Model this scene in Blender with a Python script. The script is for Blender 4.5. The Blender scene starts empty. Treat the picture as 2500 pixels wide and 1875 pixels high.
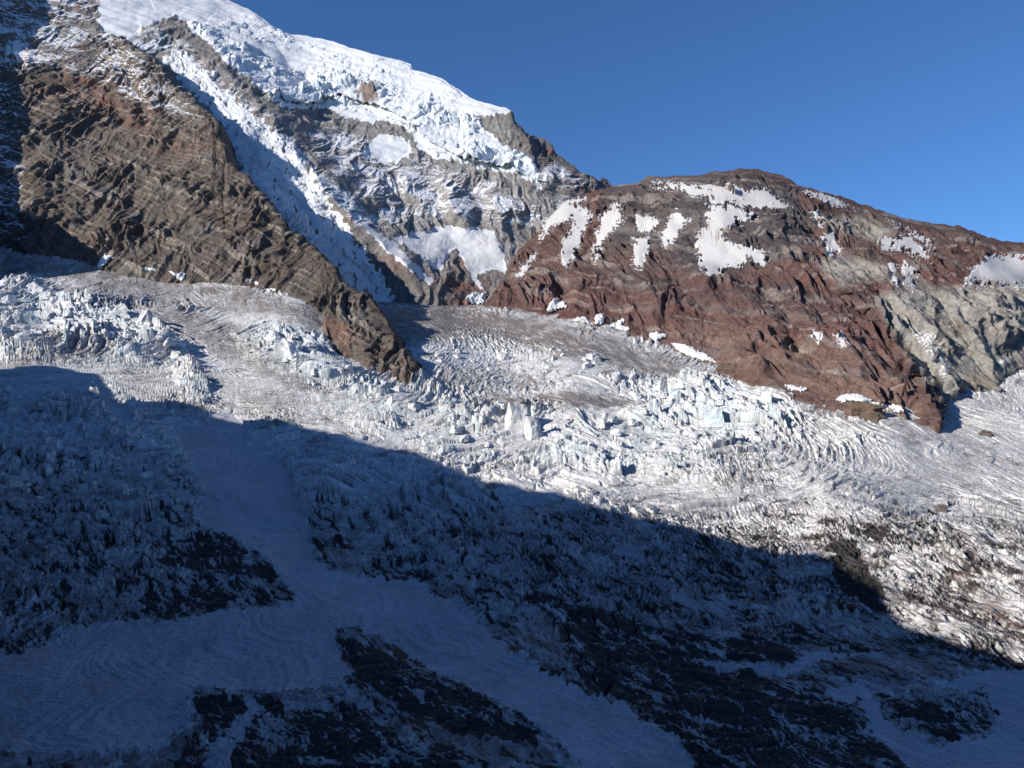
import bpy, math, random, time
import numpy as np
T0 = time.time()
C = bpy.context.scene.collection
SC = bpy.context.scene
f32 = np.float32

# ------------------------------------------------------------------ camera, sky, sun, exposure
FOC = 1925.0                       # focal length in photograph pixels (2500 wide)
PITCH = math.atan((1000 - 937.5) / FOC)
cam_d = bpy.data.cameras.new('camera')
cam = bpy.data.objects.new('camera', cam_d); C.objects.link(cam)
cam_d.sensor_width = 36.0
cam_d.lens = 36.0 * FOC / 2500.0
cam_d.clip_start = 1.0; cam_d.clip_end = 60000.0
cam.location = (0, 0, 0)
cam.rotation_euler = (math.pi / 2 + PITCH, 0, 0)
SC.camera = cam

SUN_LEFT = math.radians(62)        # the sun stands behind the camera, this far round to the left
SUN_EL = math.radians(25)
SUND = np.array([-math.cos(SUN_EL) * math.sin(SUN_LEFT), -math.cos(SUN_EL) * math.cos(SUN_LEFT), math.sin(SUN_EL)])
sun_d = bpy.data.lights.new('sun', 'SUN'); sun_d.energy = 4.0; sun_d.angle = math.radians(0.53)
sun_d.color = (1.0, 0.94, 0.855)
sun = bpy.data.objects.new('sun', sun_d); C.objects.link(sun)
from mathutils import Vector
sun.rotation_euler = Vector(-SUND).to_track_quat('-Z', 'Y').to_euler()
sun.location = (-500, -500, 3000)

w = bpy.data.worlds.new('World'); SC.world = w; w.use_nodes = True
nt = w.node_tree; nt.nodes.clear()
sky = nt.nodes.new('ShaderNodeTexSky'); sky.sky_type = 'NISHITA'; sky.sun_disc = False
sky.sun_elevation = SUN_EL
sky.sun_rotation = math.atan2(SUND[0], SUND[1])
sky.altitude = 1000; sky.air_density = 1.0; sky.dust_density = 0.0; sky.ozone_density = 10.0
bg = nt.nodes.new('ShaderNodeBackground'); bg.inputs['Strength'].default_value = 0.083
wo = nt.nodes.new('ShaderNodeOutputWorld')
nt.links.new(sky.outputs[0], bg.inputs[0]); nt.links.new(bg.outputs[0], wo.inputs[0])
SC.view_settings.view_transform = 'Standard'; SC.view_settings.look = 'None'
SC.view_settings.exposure = 0.65; SC.view_settings.gamma = 1.0
SC.cycles.max_bounces = 5; SC.cycles.diffuse_bounces = 3

# ------------------------------------------------------------------ noise
_rs = np.random.RandomState(7)
_a = _rs.rand(256) * 2 * np.pi
G2 = np.stack([np.cos(_a), np.sin(_a)], 1).astype(f32)
_g = _rs.randn(256, 3); G3 = (_g / np.linalg.norm(_g, axis=1)[:, None] * 1.25).astype(f32)
RT = _rs.rand(65536).astype(f32)

def hsh(i, j, k=0, seed=0):
    h = (i.astype(np.int64) * 374761393 + j.astype(np.int64) * 668265263 + (k if isinstance(k, int) else k.astype(np.int64)) * 2147483647 * 3 + seed * 974634777) & 0xffffffff
    h = ((h ^ (h >> 13)) * 1274126177) & 0xffffffff
    return h ^ (h >> 16)

def fade(t): return t * t * t * (t * (t * 6 - 15) + 10)

def n2(x, y, seed=0):
    x = np.asarray(x, dtype=np.float64); y = np.asarray(y, dtype=np.float64)
    xi = np.floor(x); yi = np.floor(y); fx = (x - xi).astype(f32); fy = (y - yi).astype(f32)
    xi = xi.astype(np.int64); yi = yi.astype(np.int64)
    def g(a, b):
        q = G2[hsh(xi + a, yi + b, 0, seed) & 255]
        return q[..., 0] * (fx - a) + q[..., 1] * (fy - b)
    u = fade(fx); v = fade(fy)
    a = g(0, 0); b = g(1, 0); c = g(0, 1); d = g(1, 1)
    return ((a + (b - a) * u) * (1 - v) + (c + (d - c) * u) * v) * 1.5

def n3(x, y, z, seed=0):
    xi = np.floor(x); yi = np.floor(y); zi = np.floor(z)
    fx = (x - xi).astype(f32); fy = (y - yi).astype(f32); fz = (z - zi).astype(f32)
    xi = xi.astype(np.int64); yi = yi.astype(np.int64); zi = zi.astype(np.int64)
    def g(a, b, c):
        q = G3[hsh(xi + a, yi + b, zi + c, seed) & 255]
        return q[..., 0] * (fx - a) + q[..., 1] * (fy - b) + q[..., 2] * (fz - c)
    u = fade(fx); v = fade(fy); w_ = fade(fz)
    def lx(b, c):
        p = g(0, b, c); q = g(1, b, c); return p + (q - p) * u
    def ly(c):
        p = lx(0, c); q = lx(1, c); return p + (q - p) * v
    p = ly(0); q = ly(1)
    return p + (q - p) * w_

def fbm2(x, y, L, octs, seed=0, gain=.5, ridged=False):
    s = 0; a = 1.0; t = 0
    for o in range(octs):
        n = n2(x / L + 17.3 * o, y / L - 9.1 * o, seed + o)
        if ridged: n = 1 - 2 * np.abs(n)
        s = s + a * n; t += a; a *= gain; L *= .5
    return s / t

def fbm3(x, y, z, L, octs, seed=0, gain=.5, ridged=False):
    s = 0; a = 1.0; t = 0
    for o in range(octs):
        n = n3(x / L + 17.3 * o, y / L - 9.1 * o, z / L + 3.7 * o, seed + o)
        if ridged: n = 1 - 2 * np.abs(n)
        s = s + a * n; t += a; a *= gain; L *= .5
    return s / t

def cells(x, y, seed=0):
    """F1, F2 and, of the nearest cell: three random numbers and the offset from its seed."""
    xi = np.floor(x); yi = np.floor(y); fx = (x - xi).astype(f32); fy = (y - yi).astype(f32)
    xi = xi.astype(np.int64); yi = yi.astype(np.int64)
    F1 = np.full(x.shape, 9., f32); F2 = F1.copy(); H = np.zeros(x.shape, np.int64)
    OX = np.zeros(x.shape, f32); OY = OX.copy()
    for a in (-1, 0, 1):
        for b in (-1, 0, 1):
            h = hsh(xi + a, yi + b, 0, seed)
            px = a + RT[h & 65535]; py = b + RT[(h >> 8) & 65535]
            dx = fx - px; dy = fy - py; d = np.sqrt(dx * dx + dy * dy)
            m = d < F1
            F2 = np.where(m, F1, np.minimum(F2, d)); F1 = np.where(m, d, F1)
            H = np.where(m, h, H); OX = np.where(m, dx, OX); OY = np.where(m, dy, OY)
    return F1, F2, RT[(H * 7 + 1) & 65535], RT[(H * 13 + 5) & 65535], RT[(H * 29 + 11) & 65535], OX, OY

def sstep(a, b, x):
    t = np.clip((x - a) / (b - a), 0, 1); return t * t * (3 - 2 * t)

# ------------------------------------------------------------------ placing: photograph pixel + distance north -> world point
cp, sp = math.cos(PITCH), math.sin(PITCH)
def unproj(px, py, Y):
    u = (px - 1250.0) / FOC; v = -(py - 937.5) / FOC
    dy = cp - v * sp; dz = sp + v * cp
    return np.stack([Y * u / dy, Y + 0 * u, Y * dz / dy], -1)

def proj(P):
    d = np.maximum(P[..., 1] * cp + P[..., 2] * sp, 1.)
    return 1250.0 + FOC * P[..., 0] / d, 937.5 - FOC * (P[..., 2] * cp - P[..., 1] * sp) / d

class TPS:
    def __init__(self, pts, lam=1e-4):
        p = np.array(pts, float); self.c = p[:, :2] / 1000.0; n = len(p)
        d = np.linalg.norm(self.c[:, None] - self.c[None], axis=2)
        K = np.where(d > 0, d * d * np.log(np.maximum(d, 1e-9)), 0) + lam * np.eye(n)
        Pm = np.hstack([np.ones((n, 1)), self.c])
        A = np.block([[K, Pm], [Pm.T, np.zeros((3, 3))]])
        s = np.linalg.solve(A, np.concatenate([np.log(p[:, 2]), np.zeros(3)]))
        self.w = s[:n]; self.a = s[n:]
    def __call__(self, px, py):
        x = (np.asarray(px) / 1000.0).astype(f32); y = (np.asarray(py) / 1000.0).astype(f32)
        r = self.a[0] + self.a[1] * x + self.a[2] * y
        for (cx, cy), w_ in zip(self.c, self.w):
            d2 = (x - f32(cx)) ** 2 + (y - f32(cy)) ** 2
            r = r + f32(.5 * w_) * d2 * np.log(d2 + 1e-12)
        return np.exp(r.astype(float))

def seglines(px, py, line):
    """distance to a polyline, which side (+ below / right of it), and how far along (0..1)"""
    L = np.array(line, float); best = np.full(px.shape, 1e9, f32); side = np.zeros(px.shape, f32); al = np.zeros(px.shape, f32)
    seg = np.linalg.norm(L[1:] - L[:-1], axis=1); cum = np.concatenate([[0], np.cumsum(seg)])
    for i in range(len(L) - 1):
        ax, ay = L[i]; bx, by = L[i + 1]; ex, ey = bx - ax, by - ay; q = ex * ex + ey * ey
        t = np.clip(((px - ax) * ex + (py - ay) * ey) / q, 0, 1)
        dx = px - ax - t * ex; dy = py - ay - t * ey; d = np.sqrt(dx * dx + dy * dy)
        m = d < best
        best = np.where(m, d, best); side = np.where(m, np.sign(ex * dy - ey * dx), side)
        al = np.where(m, (cum[i] + t * seg[i]) / cum[-1], al)
    return best, side, al

def ridge(px, py, line, A, wl, wr, taper=.15, power=1.0):
    """how much nearer the ground comes along a crest line: wl / wr are its widths on the - and + side"""
    d, s, al = seglines(px, py, line)
    w_ = np.where(s < 0, wl, wr)
    t = np.clip(1 - d / w_, 0, 1)
    t = t ** power
    end = np.minimum(al, 1 - al) / max(taper, 1e-3)
    return A * t * np.clip(end + .15, 0, 1)

# polygon masks, kept as rasters in photograph pixels
RS = 3.0; RX0, RY0 = -300, -300; RW, RH = 1060, 860
_rx, _ry = np.meshgrid(RX0 + RS * np.arange(RW), RY0 + RS * np.arange(RH))
def poly_sd(X, Y, poly):
    P = np.array(poly, float); Q = np.roll(P, -1, 0)
    best = np.full(X.shape, 1e9); ins = np.zeros(X.shape, bool)
    for (ax, ay), (bx, by) in zip(P, Q):
        ex, ey = bx - ax, by - ay; q = ex * ex + ey * ey + 1e-9
        t = np.clip(((X - ax) * ex + (Y - ay) * ey) / q, 0, 1)
        d = (X - ax - t * ex) ** 2 + (Y - ay - t * ey) ** 2
        best = np.minimum(best, d)
        c = ((ay > Y) != (by > Y))
        xx = ax + (Y - ay) * ex / (ey if abs(ey) > 1e-9 else 1e-9)
        ins ^= c & (X < xx)
    d = np.sqrt(best); return np.where(ins, d, -d)
def raster(polys):
    """polys: list of (value, feather, polygon); returns a raster of the largest value"""
    R = np.zeros((RH, RW), f32)
    for val, fe, poly in polys:
        P = np.array(poly, float); lo = P.min(0) - fe - 6; hi = P.max(0) + fe + 6
        i0 = max(0, int((lo[0] - RX0) / RS)); i1 = min(RW, int((hi[0] - RX0) / RS) + 2)
        j0 = max(0, int((lo[1] - RY0) / RS)); j1 = min(RH, int((hi[1] - RY0) / RS) + 2)
        if i1 <= i0 or j1 <= j0: continue
        sd = poly_sd(_rx[j0:j1, i0:i1], _ry[j0:j1, i0:i1], poly)
        R[j0:j1, i0:i1] = np.maximum(R[j0:j1, i0:i1], val * sstep(-fe, fe, sd))
    return R
def samp(R, px, py):
    x = np.clip((px - RX0) / RS, 0, RW - 1.001); y = np.clip((py - RY0) / RS, 0, RH - 1.001)
    i = x.astype(int); j = y.astype(int); a = (x - i).astype(f32); b = (y - j).astype(f32)
    return (R[j, i] * (1 - a) + R[j, i + 1] * a) * (1 - b) + (R[j + 1, i] * (1 - a) + R[j + 1, i + 1] * a) * b

# ------------------------------------------------------------------ grids and meshes
def normals(P):
    du = np.gradient(P, axis=1); dv = np.gradient(P, axis=0)
    n = np.cross(dv, du); n /= np.linalg.norm(n, axis=2)[..., None] + 1e-9
    return n
def blur(A, k):
    for ax in (0, 1):
        n = A.shape[ax]; pad = [(0, 0)] * A.ndim; pad[ax] = (k + 1, k)
        c = np.cumsum(np.pad(A, pad, mode='edge'), axis=ax)
        A = (np.take(c, np.arange(2 * k + 1, 2 * k + 1 + n), axis=ax) - np.take(c, np.arange(0, n), axis=ax)) / (2 * k + 1)
    return A

def biggest(keep):
    """only the largest connected piece of a face mask"""
    K = np.zeros(keep.shape, np.int32); n = 0; best = (0, 0); H, W = keep.shape
    for j0, i0 in zip(*np.where(keep)):
        if K[j0, i0]: continue
        n += 1; st = [(j0, i0)]; K[j0, i0] = n; c = 0
        while st:
            j, i = st.pop(); c += 1
            for a, b in ((j + 1, i), (j - 1, i), (j, i + 1), (j, i - 1)):
                if 0 <= a < H and 0 <= b < W and keep[a, b] and not K[a, b]: K[a, b] = n; st.append((a, b))
        if c > best[0]: best = (c, n)
    return K == best[1] if best[0] else keep

def mesh_obj(name, V, F, mat, attrs=None, parent=None, smooth=True):
    me = bpy.data.meshes.new(name)
    V = np.ascontiguousarray(V, dtype=f32); F = np.ascontiguousarray(F, dtype=np.int32)
    k = F.shape[1]
    me.vertices.add(len(V)); me.vertices.foreach_set('co', V.ravel())
    me.loops.add(F.size); me.loops.foreach_set('vertex_index', F.ravel())
    me.polygons.add(len(F)); me.polygons.foreach_set('loop_start', np.arange(0, F.size, k, dtype=np.int32))
    me.polygons.foreach_set('use_smooth', np.full(len(F), smooth, bool))
    me.update(calc_edges=True)
    for an, a in (attrs or {}).items():
        if a.ndim == 2:
            at = me.attributes.new(an, 'FLOAT_COLOR', 'POINT')
            at.data.foreach_set('color', np.concatenate([a, np.ones((len(a), 1))], 1).astype(f32).ravel())
        else:
            at = me.attributes.new(an, 'FLOAT', 'POINT'); at.data.foreach_set('value', a.astype(f32))
    me.materials.append(mat)
    o = bpy.data.objects.new(name, me); C.objects.link(o)
    if parent is not None: o.parent = parent
    return o

def grid_faces(H, W):
    i = np.arange(H * W).reshape(H, W)
    return np.stack([i[:-1, :-1].ravel(), i[1:, :-1].ravel(), i[1:, 1:].ravel(), i[:-1, 1:].ravel()], 1)

def sub_mesh(name, P, keep, mat, attrs=None, parent=None, smooth=True):
    """the part of grid P whose faces are kept, as its own mesh"""
    H, W = P.shape[:2]; F = grid_faces(H, W)[keep.ravel()]
    used = np.zeros(H * W, bool); used[F.ravel()] = True
    idx = np.cumsum(used) - 1
    A = {k: (v.reshape(H * W, -1)[used] if v.ndim == 3 else v.reshape(-1)[used]) for k, v in (attrs or {}).items()}
    return mesh_obj(name, P.reshape(-1, 3)[used], idx[F], mat, A, parent, smooth)

def tag(o, label=None, cat=None, group=None, kind=None):
    if label: o['label'] = label
    if cat: o['category'] = cat
    if group: o['group'] = group
    if kind: o['kind'] = kind
    return o

def empty(name, loc=(0, 0, 0)):
    o = bpy.data.objects.new(name, None); C.objects.link(o); o.location = loc; return o

# ------------------------------------------------------------------ materials
def terrain_mat(name, rough=.85, fine=3.0, bump=.6, lo=.75, hi=1.2, spec=.2, snowcol=(.66, .67, .70)):
    """base colour from the 'Col' attribute broken up by fine noise; 'snow' lays snow over it with a crisp ragged edge"""
    m = bpy.data.materials.new(name); m.use_nodes = True; t = m.node_tree; N = t.nodes; N.clear(); L = t.links
    out = N.new('ShaderNodeOutputMaterial'); b = N.new('ShaderNodeBsdfPrincipled'); L.new(b.outputs[0], out.inputs[0])
    b.inputs['Roughness'].default_value = rough; b.inputs['Specular IOR Level'].default_value = spec
    geo = N.new('ShaderNodeNewGeometry')
    col = N.new('ShaderNodeAttribute'); col.attribute_name = 'Col'
    sn = N.new('ShaderNodeAttribute'); sn.attribute_name = 'snow'
    def noise(scale, det):
        n = N.new('ShaderNodeTexNoise'); n.inputs['Scale'].default_value = scale; n.inputs['Detail'].default_value = det
        n.inputs['Roughness'].default_value = .65
        L.new(geo.outputs['Position'], n.inputs['Vector']); return n.outputs['Fac']
    nf = noise(1.0 / fine, 3)
    mr = N.new('ShaderNodeMapRange'); mr.inputs[1].default_value = .3; mr.inputs[2].default_value = .7
    mr.inputs[3].default_value = lo; mr.inputs[4].default_value = hi; L.new(nf, mr.inputs[0])
    nb_ = noise(1.0 / (fine * 4.5), 6)
    m2 = N.new('ShaderNodeMapRange'); m2.inputs[1].default_value = .3; m2.inputs[2].default_value = .7
    m2.inputs[3].default_value = 1 - (hi - lo) * .45; m2.inputs[4].default_value = 1 + (hi - lo) * .45; L.new(nb_, m2.inputs[0])
    mm = N.new('ShaderNodeMath'); mm.operation = 'MULTIPLY'; L.new(mr.outputs[0], mm.inputs[0]); L.new(m2.outputs[0], mm.inputs[1])
    mul = N.new('ShaderNodeVectorMath'); mul.operation = 'SCALE'; L.new(col.outputs['Color'], mul.inputs[0]); L.new(mm.outputs[0], mul.inputs['Scale'])
    ns = noise(1.0 / 7.0, 4)
    add = N.new('ShaderNodeMath'); add.operation = 'ADD'; L.new(sn.outputs['Fac'], add.inputs[0])
    sc = N.new('ShaderNodeMapRange'); sc.inputs[1].default_value = .25; sc.inputs[2].default_value = .75; sc.inputs[3].default_value = -.3; sc.inputs[4].default_value = .3
    L.new(ns, sc.inputs[0]); L.new(sc.outputs[0], add.inputs[1])
    th = N.new('ShaderNodeMapRange'); th.interpolation_type = 'SMOOTHSTEP'; th.inputs[1].default_value = .42; th.inputs[2].default_value = .58
    L.new(add.outputs[0], th.inputs[0])
    mix = N.new('ShaderNodeMix'); mix.data_type = 'RGBA'; L.new(th.outputs[0], mix.inputs['Factor'])
    L.new(mul.outputs[0], mix.inputs['A']); mix.inputs['B'].default_value = (*snowcol, 1)
    L.new(mix.outputs['Result'], b.inputs['Base Color'])
    bp = N.new('ShaderNodeBump'); bp.inputs['Strength'].default_value = bump; bp.inputs['Distance'].default_value = fine * .6
    L.new(nf, bp.inputs['Height']); L.new(bp.outputs[0], b.inputs['Normal'])
    return m

M_rock = terrain_mat('volcanic rock', .9, 3.2, 1.0, .55, 1.4)
M_cap = terrain_mat('high snow and ice', .6, 8.0, .5, .96, 1.03)
M_ice = terrain_mat('glacier ice', .6, 2.5, .7, .72, 1.18)
M_snow = terrain_mat('old snow', .7, 1.8, .9, .84, 1.1)
M_berg = terrain_mat('serac ice', .5, 4.0, .6, .8, 1.1)

# ------------------------------------------------------------------ outlines read from the photograph
FOOT = [(-300, 585), (0, 600), (100, 622), (230, 642), (330, 668), (420, 685), (520, 682), (600, 692), (700, 712), (760, 736), (800, 752), (860, 745), (930, 738), (1000, 742),
        (1130, 745), (1250, 750), (1330, 762), (1400, 776), (1500, 802), (1560, 815), (1620, 836), (1700, 872), (1760, 893), (1850, 932), (1930, 962), (2000, 985), (2060, 992),
        (2130, 993), (2200, 1012), (2275, 1045), (2287, 985), (2330, 928), (2420, 946), (2440, 908), (2500, 885), (2800, 850)]
fx_, fy_ = map(np.array, zip(*FOOT))
foot = lambda x: np.interp(x, fx_, fy_)

GL = TPS([(-300, 2150, 480), (1250, 2150, 480), (2800, 2150, 480), (-300, 1875, 640), (600, 1875, 645), (1250, 1875, 640), (1900, 1875, 630), (2800, 1875, 620),
          (-300, 1500, 900), (600, 1500, 980), (1250, 1500, 1020), (1900, 1500, 1040), (2800, 1500, 1090), (-300, 1200, 1250), (600, 1200, 1440), (1250, 1200, 1560), (1900, 1200, 1560), (2800, 1200, 1620),
          (-300, 1050, 1550), (600, 1050, 1760), (1250, 1050, 1850), (1900, 1050, 1810), (2300, 1050, 1890), (2800, 1050, 1980),
          (-300, 900, 1900), (300, 900, 2010), (600, 900, 2080), (1000, 950, 2080), (1250, 960, 2120), (1600, 950, 2150), (1900, 1000, 1950),
          (-300, 750, 2330), (300, 800, 2240), (600, 800, 2280), (1100, 850, 2370), (1400, 850, 2400), (1650, 890, 2320),
          (-300, 590, 2850), (0, 600, 2850), (230, 642, 2740), (420, 685, 2620), (600, 692, 2580), (760, 736, 2450), (930, 738, 2880), (1000, 742, 2960), (1130, 745, 3010),
          (1250, 750, 2930), (1330, 762, 2850), (1500, 802, 2620), (1700, 872, 2380), (1850, 932, 2170), (2000, 985, 1990), (2200, 1012, 1920),
          (2330, 928, 2230), (2400, 1000, 2060), (2420, 946, 2200), (2500, 885, 2370), (2800, 850, 2500), (850, 870, 2230), (1000, 880, 2230), (1010, 800, 2500)])

def columns(x0, x1, dx): return np.arange(x0, x1 + dx, dx)
def gridxy(xs, top, bot, n, pw=1.0):
    v = np.linspace(0, 1, n) ** pw
    t = top(xs); b = bot(xs)
    PY = t[None] + (b - t)[None] * v[:, None]
    return np.repeat(xs[None], n, 0), PY
def back_rows(P, k=14, step=12., drop=.65, grow=1.45, lean=0.):
    """the hidden side of a crest: rows that leave the top row going away and down"""
    rows = []; s = 0.; st = step
    for i in range(k):
        s += st; st *= grow
        r = P[0].copy(); r[:, 1] += s; r[:, 0] += lean * s; r[:, 2] -= s * drop * min(1, .25 + s / 120.); rows.append(r)
    return np.stack(rows[::-1], 0)
def under_rows(P, k=5, step=15.):
    rows = []
    for i in range(1, k + 1):
        r = P[-1].copy(); r[:, 2] -= step * i * i * .7; r[:, 1] += 2. * i; rows.append(r)
    return np.stack(rows, 0)
def padrows(A, a, b):
    return np.concatenate([np.repeat(A[:1], a, 0), A, np.repeat(A[-1:], b, 0)], 0)

def lerp(a, b, t):
    t = t[..., None]; return a * (1 - t) + b * t
def rgb(*c): return np.array(c, f32)
# ------------------------------------------------------------------ rock
def beds(s, u, L, seed):
    """beds cut off into small cliffs: how much is cliff (0..1) and how far the ground stands out (0..1)"""
    t = s / L + .45 * n2(u / (L * 9), s / (L * 6), seed)
    k = np.floor(t); fr = (t - k).astype(f32)
    r = RT[(k.astype(np.int64) * 7919 + seed * 131) & 65535]
    th = .10 + .22 * r + .12 * n2(u / (L * 2.2), k * 3.3 + .5, seed + 1)
    there = sstep(-.12, .22, n2(u / (L * 5.5), k * 5.7 + .3, seed + 2) + .25 * (r - .3))
    th = np.clip(th, .03, .6)
    cl = sstep(0, .05, fr) * (1 - sstep(th, th + .05, fr)) * there
    out = np.where(fr < th, fr / th, (1 - fr) / (1 - th)) * (.35 + .65 * there)
    return cl, out
def rock_relief(P, nb, lat, A_big, A_gully, A_bed, Lg, seed, bedL=34., fine=1.0):
    """displacement outward (m) with gullies down the slope and beds along it"""
    x, y, z = P[..., 0], P[..., 1], P[..., 2]
    wx = fbm2(x, z, 340., 4, seed + 50, .55) * 150
    s = x * nb[0] + y * nb[1] + z * nb[2] + fbm3(x, y, z, 300., 4, seed + 1) * 38
    u = x * lat[0] + z * lat[1] + wx
    v = z + fbm2(x, z, 200., 3, seed + 51) * 120
    big = fbm3(x, y, z, 330., 4, seed + 2, .55) * 1.8
    g = 0; a = 1.; Lu = Lg
    for o in range(5):
        n = n2(u / Lu + o * 7.7, v / (Lu * 2.3) + g * .25, seed + 3 + o)
        g = g + a * (1 - 2.4 * np.abs(n)) if o < 3 else g + a * n * 1.2
        a *= .48; Lu *= .46
    patchy = .45 + .9 * sstep(-.3, .4, n3(x / 210., y / 210., z / 160., seed + 20))
    g = g * patchy
    c1, o1 = beds(s, u, bedL * 2.1, seed + 30); c2, o2 = beds(s, u, bedL * .8, seed + 40)
    bed = np.maximum(c1, .7 * c2)
    rough = fbm3(x, y, z, 60., 5, seed + 9, .58, True)
    small = fbm3(x, y, z, 13., 3, seed + 12, .6)
    crag = fbm3(x, y, z, 26., 4, seed + 14, .62, True); sharp = sstep(-.1, .5, n3(x / 130., y / 130., z / 110., seed + 21)); sharp = np.maximum(sharp, bed)
    colm = (1 - 2 * np.abs(n2(u / 7., s / 40., seed + 22))) * bed
    q1 = cells(u / 34. + n2(u / 40., v / 40., seed + 60) * .5, v / 26. + n2(u / 40., v / 40., seed + 61) * .5, seed + 62)
    q2 = cells(u / 12. + .4 * n2(u / 15., v / 15., seed + 63), v / 10., seed + 64)
    q3 = cells(u / 5.2, s / 4.6, seed + 65)
    face = 4.2 * (q1[2] - .5 + 1.1 * q1[5] * (q1[3] - .5) + 1.1 * q1[6] * (q1[4] - .5)) + 2.3 * (q2[2] - .5 + q2[5] * (q2[3] - .5) + q2[6] * (q2[4] - .5)) * (.4 + sharp) + 1.0 * (q3[2] - .5) * (.3 + sharp)
    D = fine * face + A_big * big + A_gully * g + A_bed * (1.2 * o1 + .45 * o2) + fine * (7 * rough * (.4 + .6 * patchy) + (1.0 + 2.6 * sharp) * small + 3.4 * sharp * crag + 1.5 * colm)
    return D, o1, bed, g, rough, small, u, s

# ---- the red-brown hill on the right
HSKY = [(1100, 800), (1180, 752), (1215, 706), (1235, 668), (1270, 612), (1310, 570), (1345, 530), (1385, 492), (1440, 474), (1490, 457), (1530, 452), (1557, 447), (1575, 433), (1583, 429), (1620, 434), (1700, 430), (1728, 425), (1740, 421), (1790, 419), (1805, 413), (1860, 420), (1900, 428), (1940, 448),
        (1980, 462), (2050, 480), (2100, 497), (2150, 517), (2200, 532), (2250, 543), (2320, 551), (2360, 560), (2400, 578), (2450, 590), (2500, 593), (2800, 640)]
hx_, hy_ = map(np.array, zip(*HSKY))
xs = np.concatenate([columns(1130, 2680, 1.7), np.arange(2688, 3100, 9.)])
hsky = lambda x: np.interp(x, hx_, hy_) + 2.0 * n2(x / 23., 0 * x + .5, 5) + 1.2 * n2(x / 7., 0 * x + .5, 6)
hbot = lambda x: np.maximum(foot(x) + 4, hsky(x) + 6)
HC = [(x, y, float(GL(np.array([x]), np.array([y]))[0]) * 1.0) for x, y in [(1200, 748), (1250, 750), (1330, 762), (1400, 776), (1500, 802), (1620, 836), (1700, 872), (1850, 932), (2000, 985), (2130, 993), (2275, 1045), (2440, 908), (2500, 885), (2800, 850)]]
HC += [(2330, 928, 2240), (1235, 668, 3200), (1310, 570, 3400), (1385, 492, 3580), (1490, 457, 3650), (1580, 430, 3560), (1800, 415, 3330), (2000, 470, 3260), (2200, 535, 3230), (2500, 593, 3220), (2800, 640, 3200),
       (1700, 650, 2820), (1900, 700, 2600), (1450, 620, 3150), (2280, 800, 2420), (2500, 700, 2800), (2150, 850, 2240), (2050, 600, 2960), (1350, 660, 3110), (2400, 800, 2460)]
HT = TPS(HC, 3e-4)
PX, PY = gridxy(xs, hsky, hbot, 330)
Y = HT(PX, PY)
PROW = [(1985, 660), (2060, 715), (2130, 760), (2180, 840), (2215, 905), (2250, 970), (2285, 1050)]
Y -= ridge(PX + n2(PX / 30., PY / 30., 78) * 10, PY, PROW, 105, 260, 22, .2)
Y += ridge(PX, PY, [(2120, 700), (2175, 775), (2220, 850), (2262, 925), (2310, 990)], 90, 30, 60, .15)
for ln, A, wl, wr in [
        ([(1490, 560), (1560, 690), (1640, 800), (1700, 870)], 45, 110, 45), ([(1640, 620), (1780, 760), (1860, 900), (1900, 950)], 50, 100, 40),
        ([(1880, 650), (1960, 770), (2040, 880), (2080, 980)], 45, 90, 35), ([(1780, 700), (1840, 760), (1950, 860)], 28, 60, 26),
        ([(1330, 560), (1400, 680), (1450, 780)], 40, 90, 45), ([(2260, 640), (2330, 760), (2400, 860), (2440, 940)], 50, 90, 26),
        ([(2380, 700), (2440, 780), (2480, 860)], 40, 60, 22), ([(2130, 880), (2180, 960), (2190, 1000)], 24, 40, 16),
        ([(1240, 640), (1300, 700), (1330, 770)], 25, 60, 40), ([(1560, 640), (1600, 740), (1610, 820)], 30, 60, 35), ([(1740, 430), (1690, 560), (1600, 640)], 25, 120, 70),
        ([(1960, 455), (2040, 560), (2130, 650)], 25, 90, 50), ([(2020, 820), (2100, 900), (2120, 990)], 35, 60, 30), ([(2300, 740), (2350, 800), (2380, 880)], 25, 40, 16)]:
    wob = n2(PX / 45., PY / 45., 77) * 16
    Y -= ridge(PX + wob, PY + wob * .5, ln, A * 1.15, wl, wr, .35)
P0 = unproj(PX, PY, Y)
nbk = 16
P0 = np.concatenate([back_rows(P0, nbk), P0, under_rows(P0)], 0)
PXh, PYh = padrows(PX, nbk, 5), padrows(PY, nbk, 5)
Nb = normals(blur(P0, 20))
D, hard, bed, gully, rough, small, uu, ss = rock_relief(P0, (.2, -.02, 1.0), (1.0, .35), 17, 19, 3.0, 85., 11, 44.)
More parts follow.
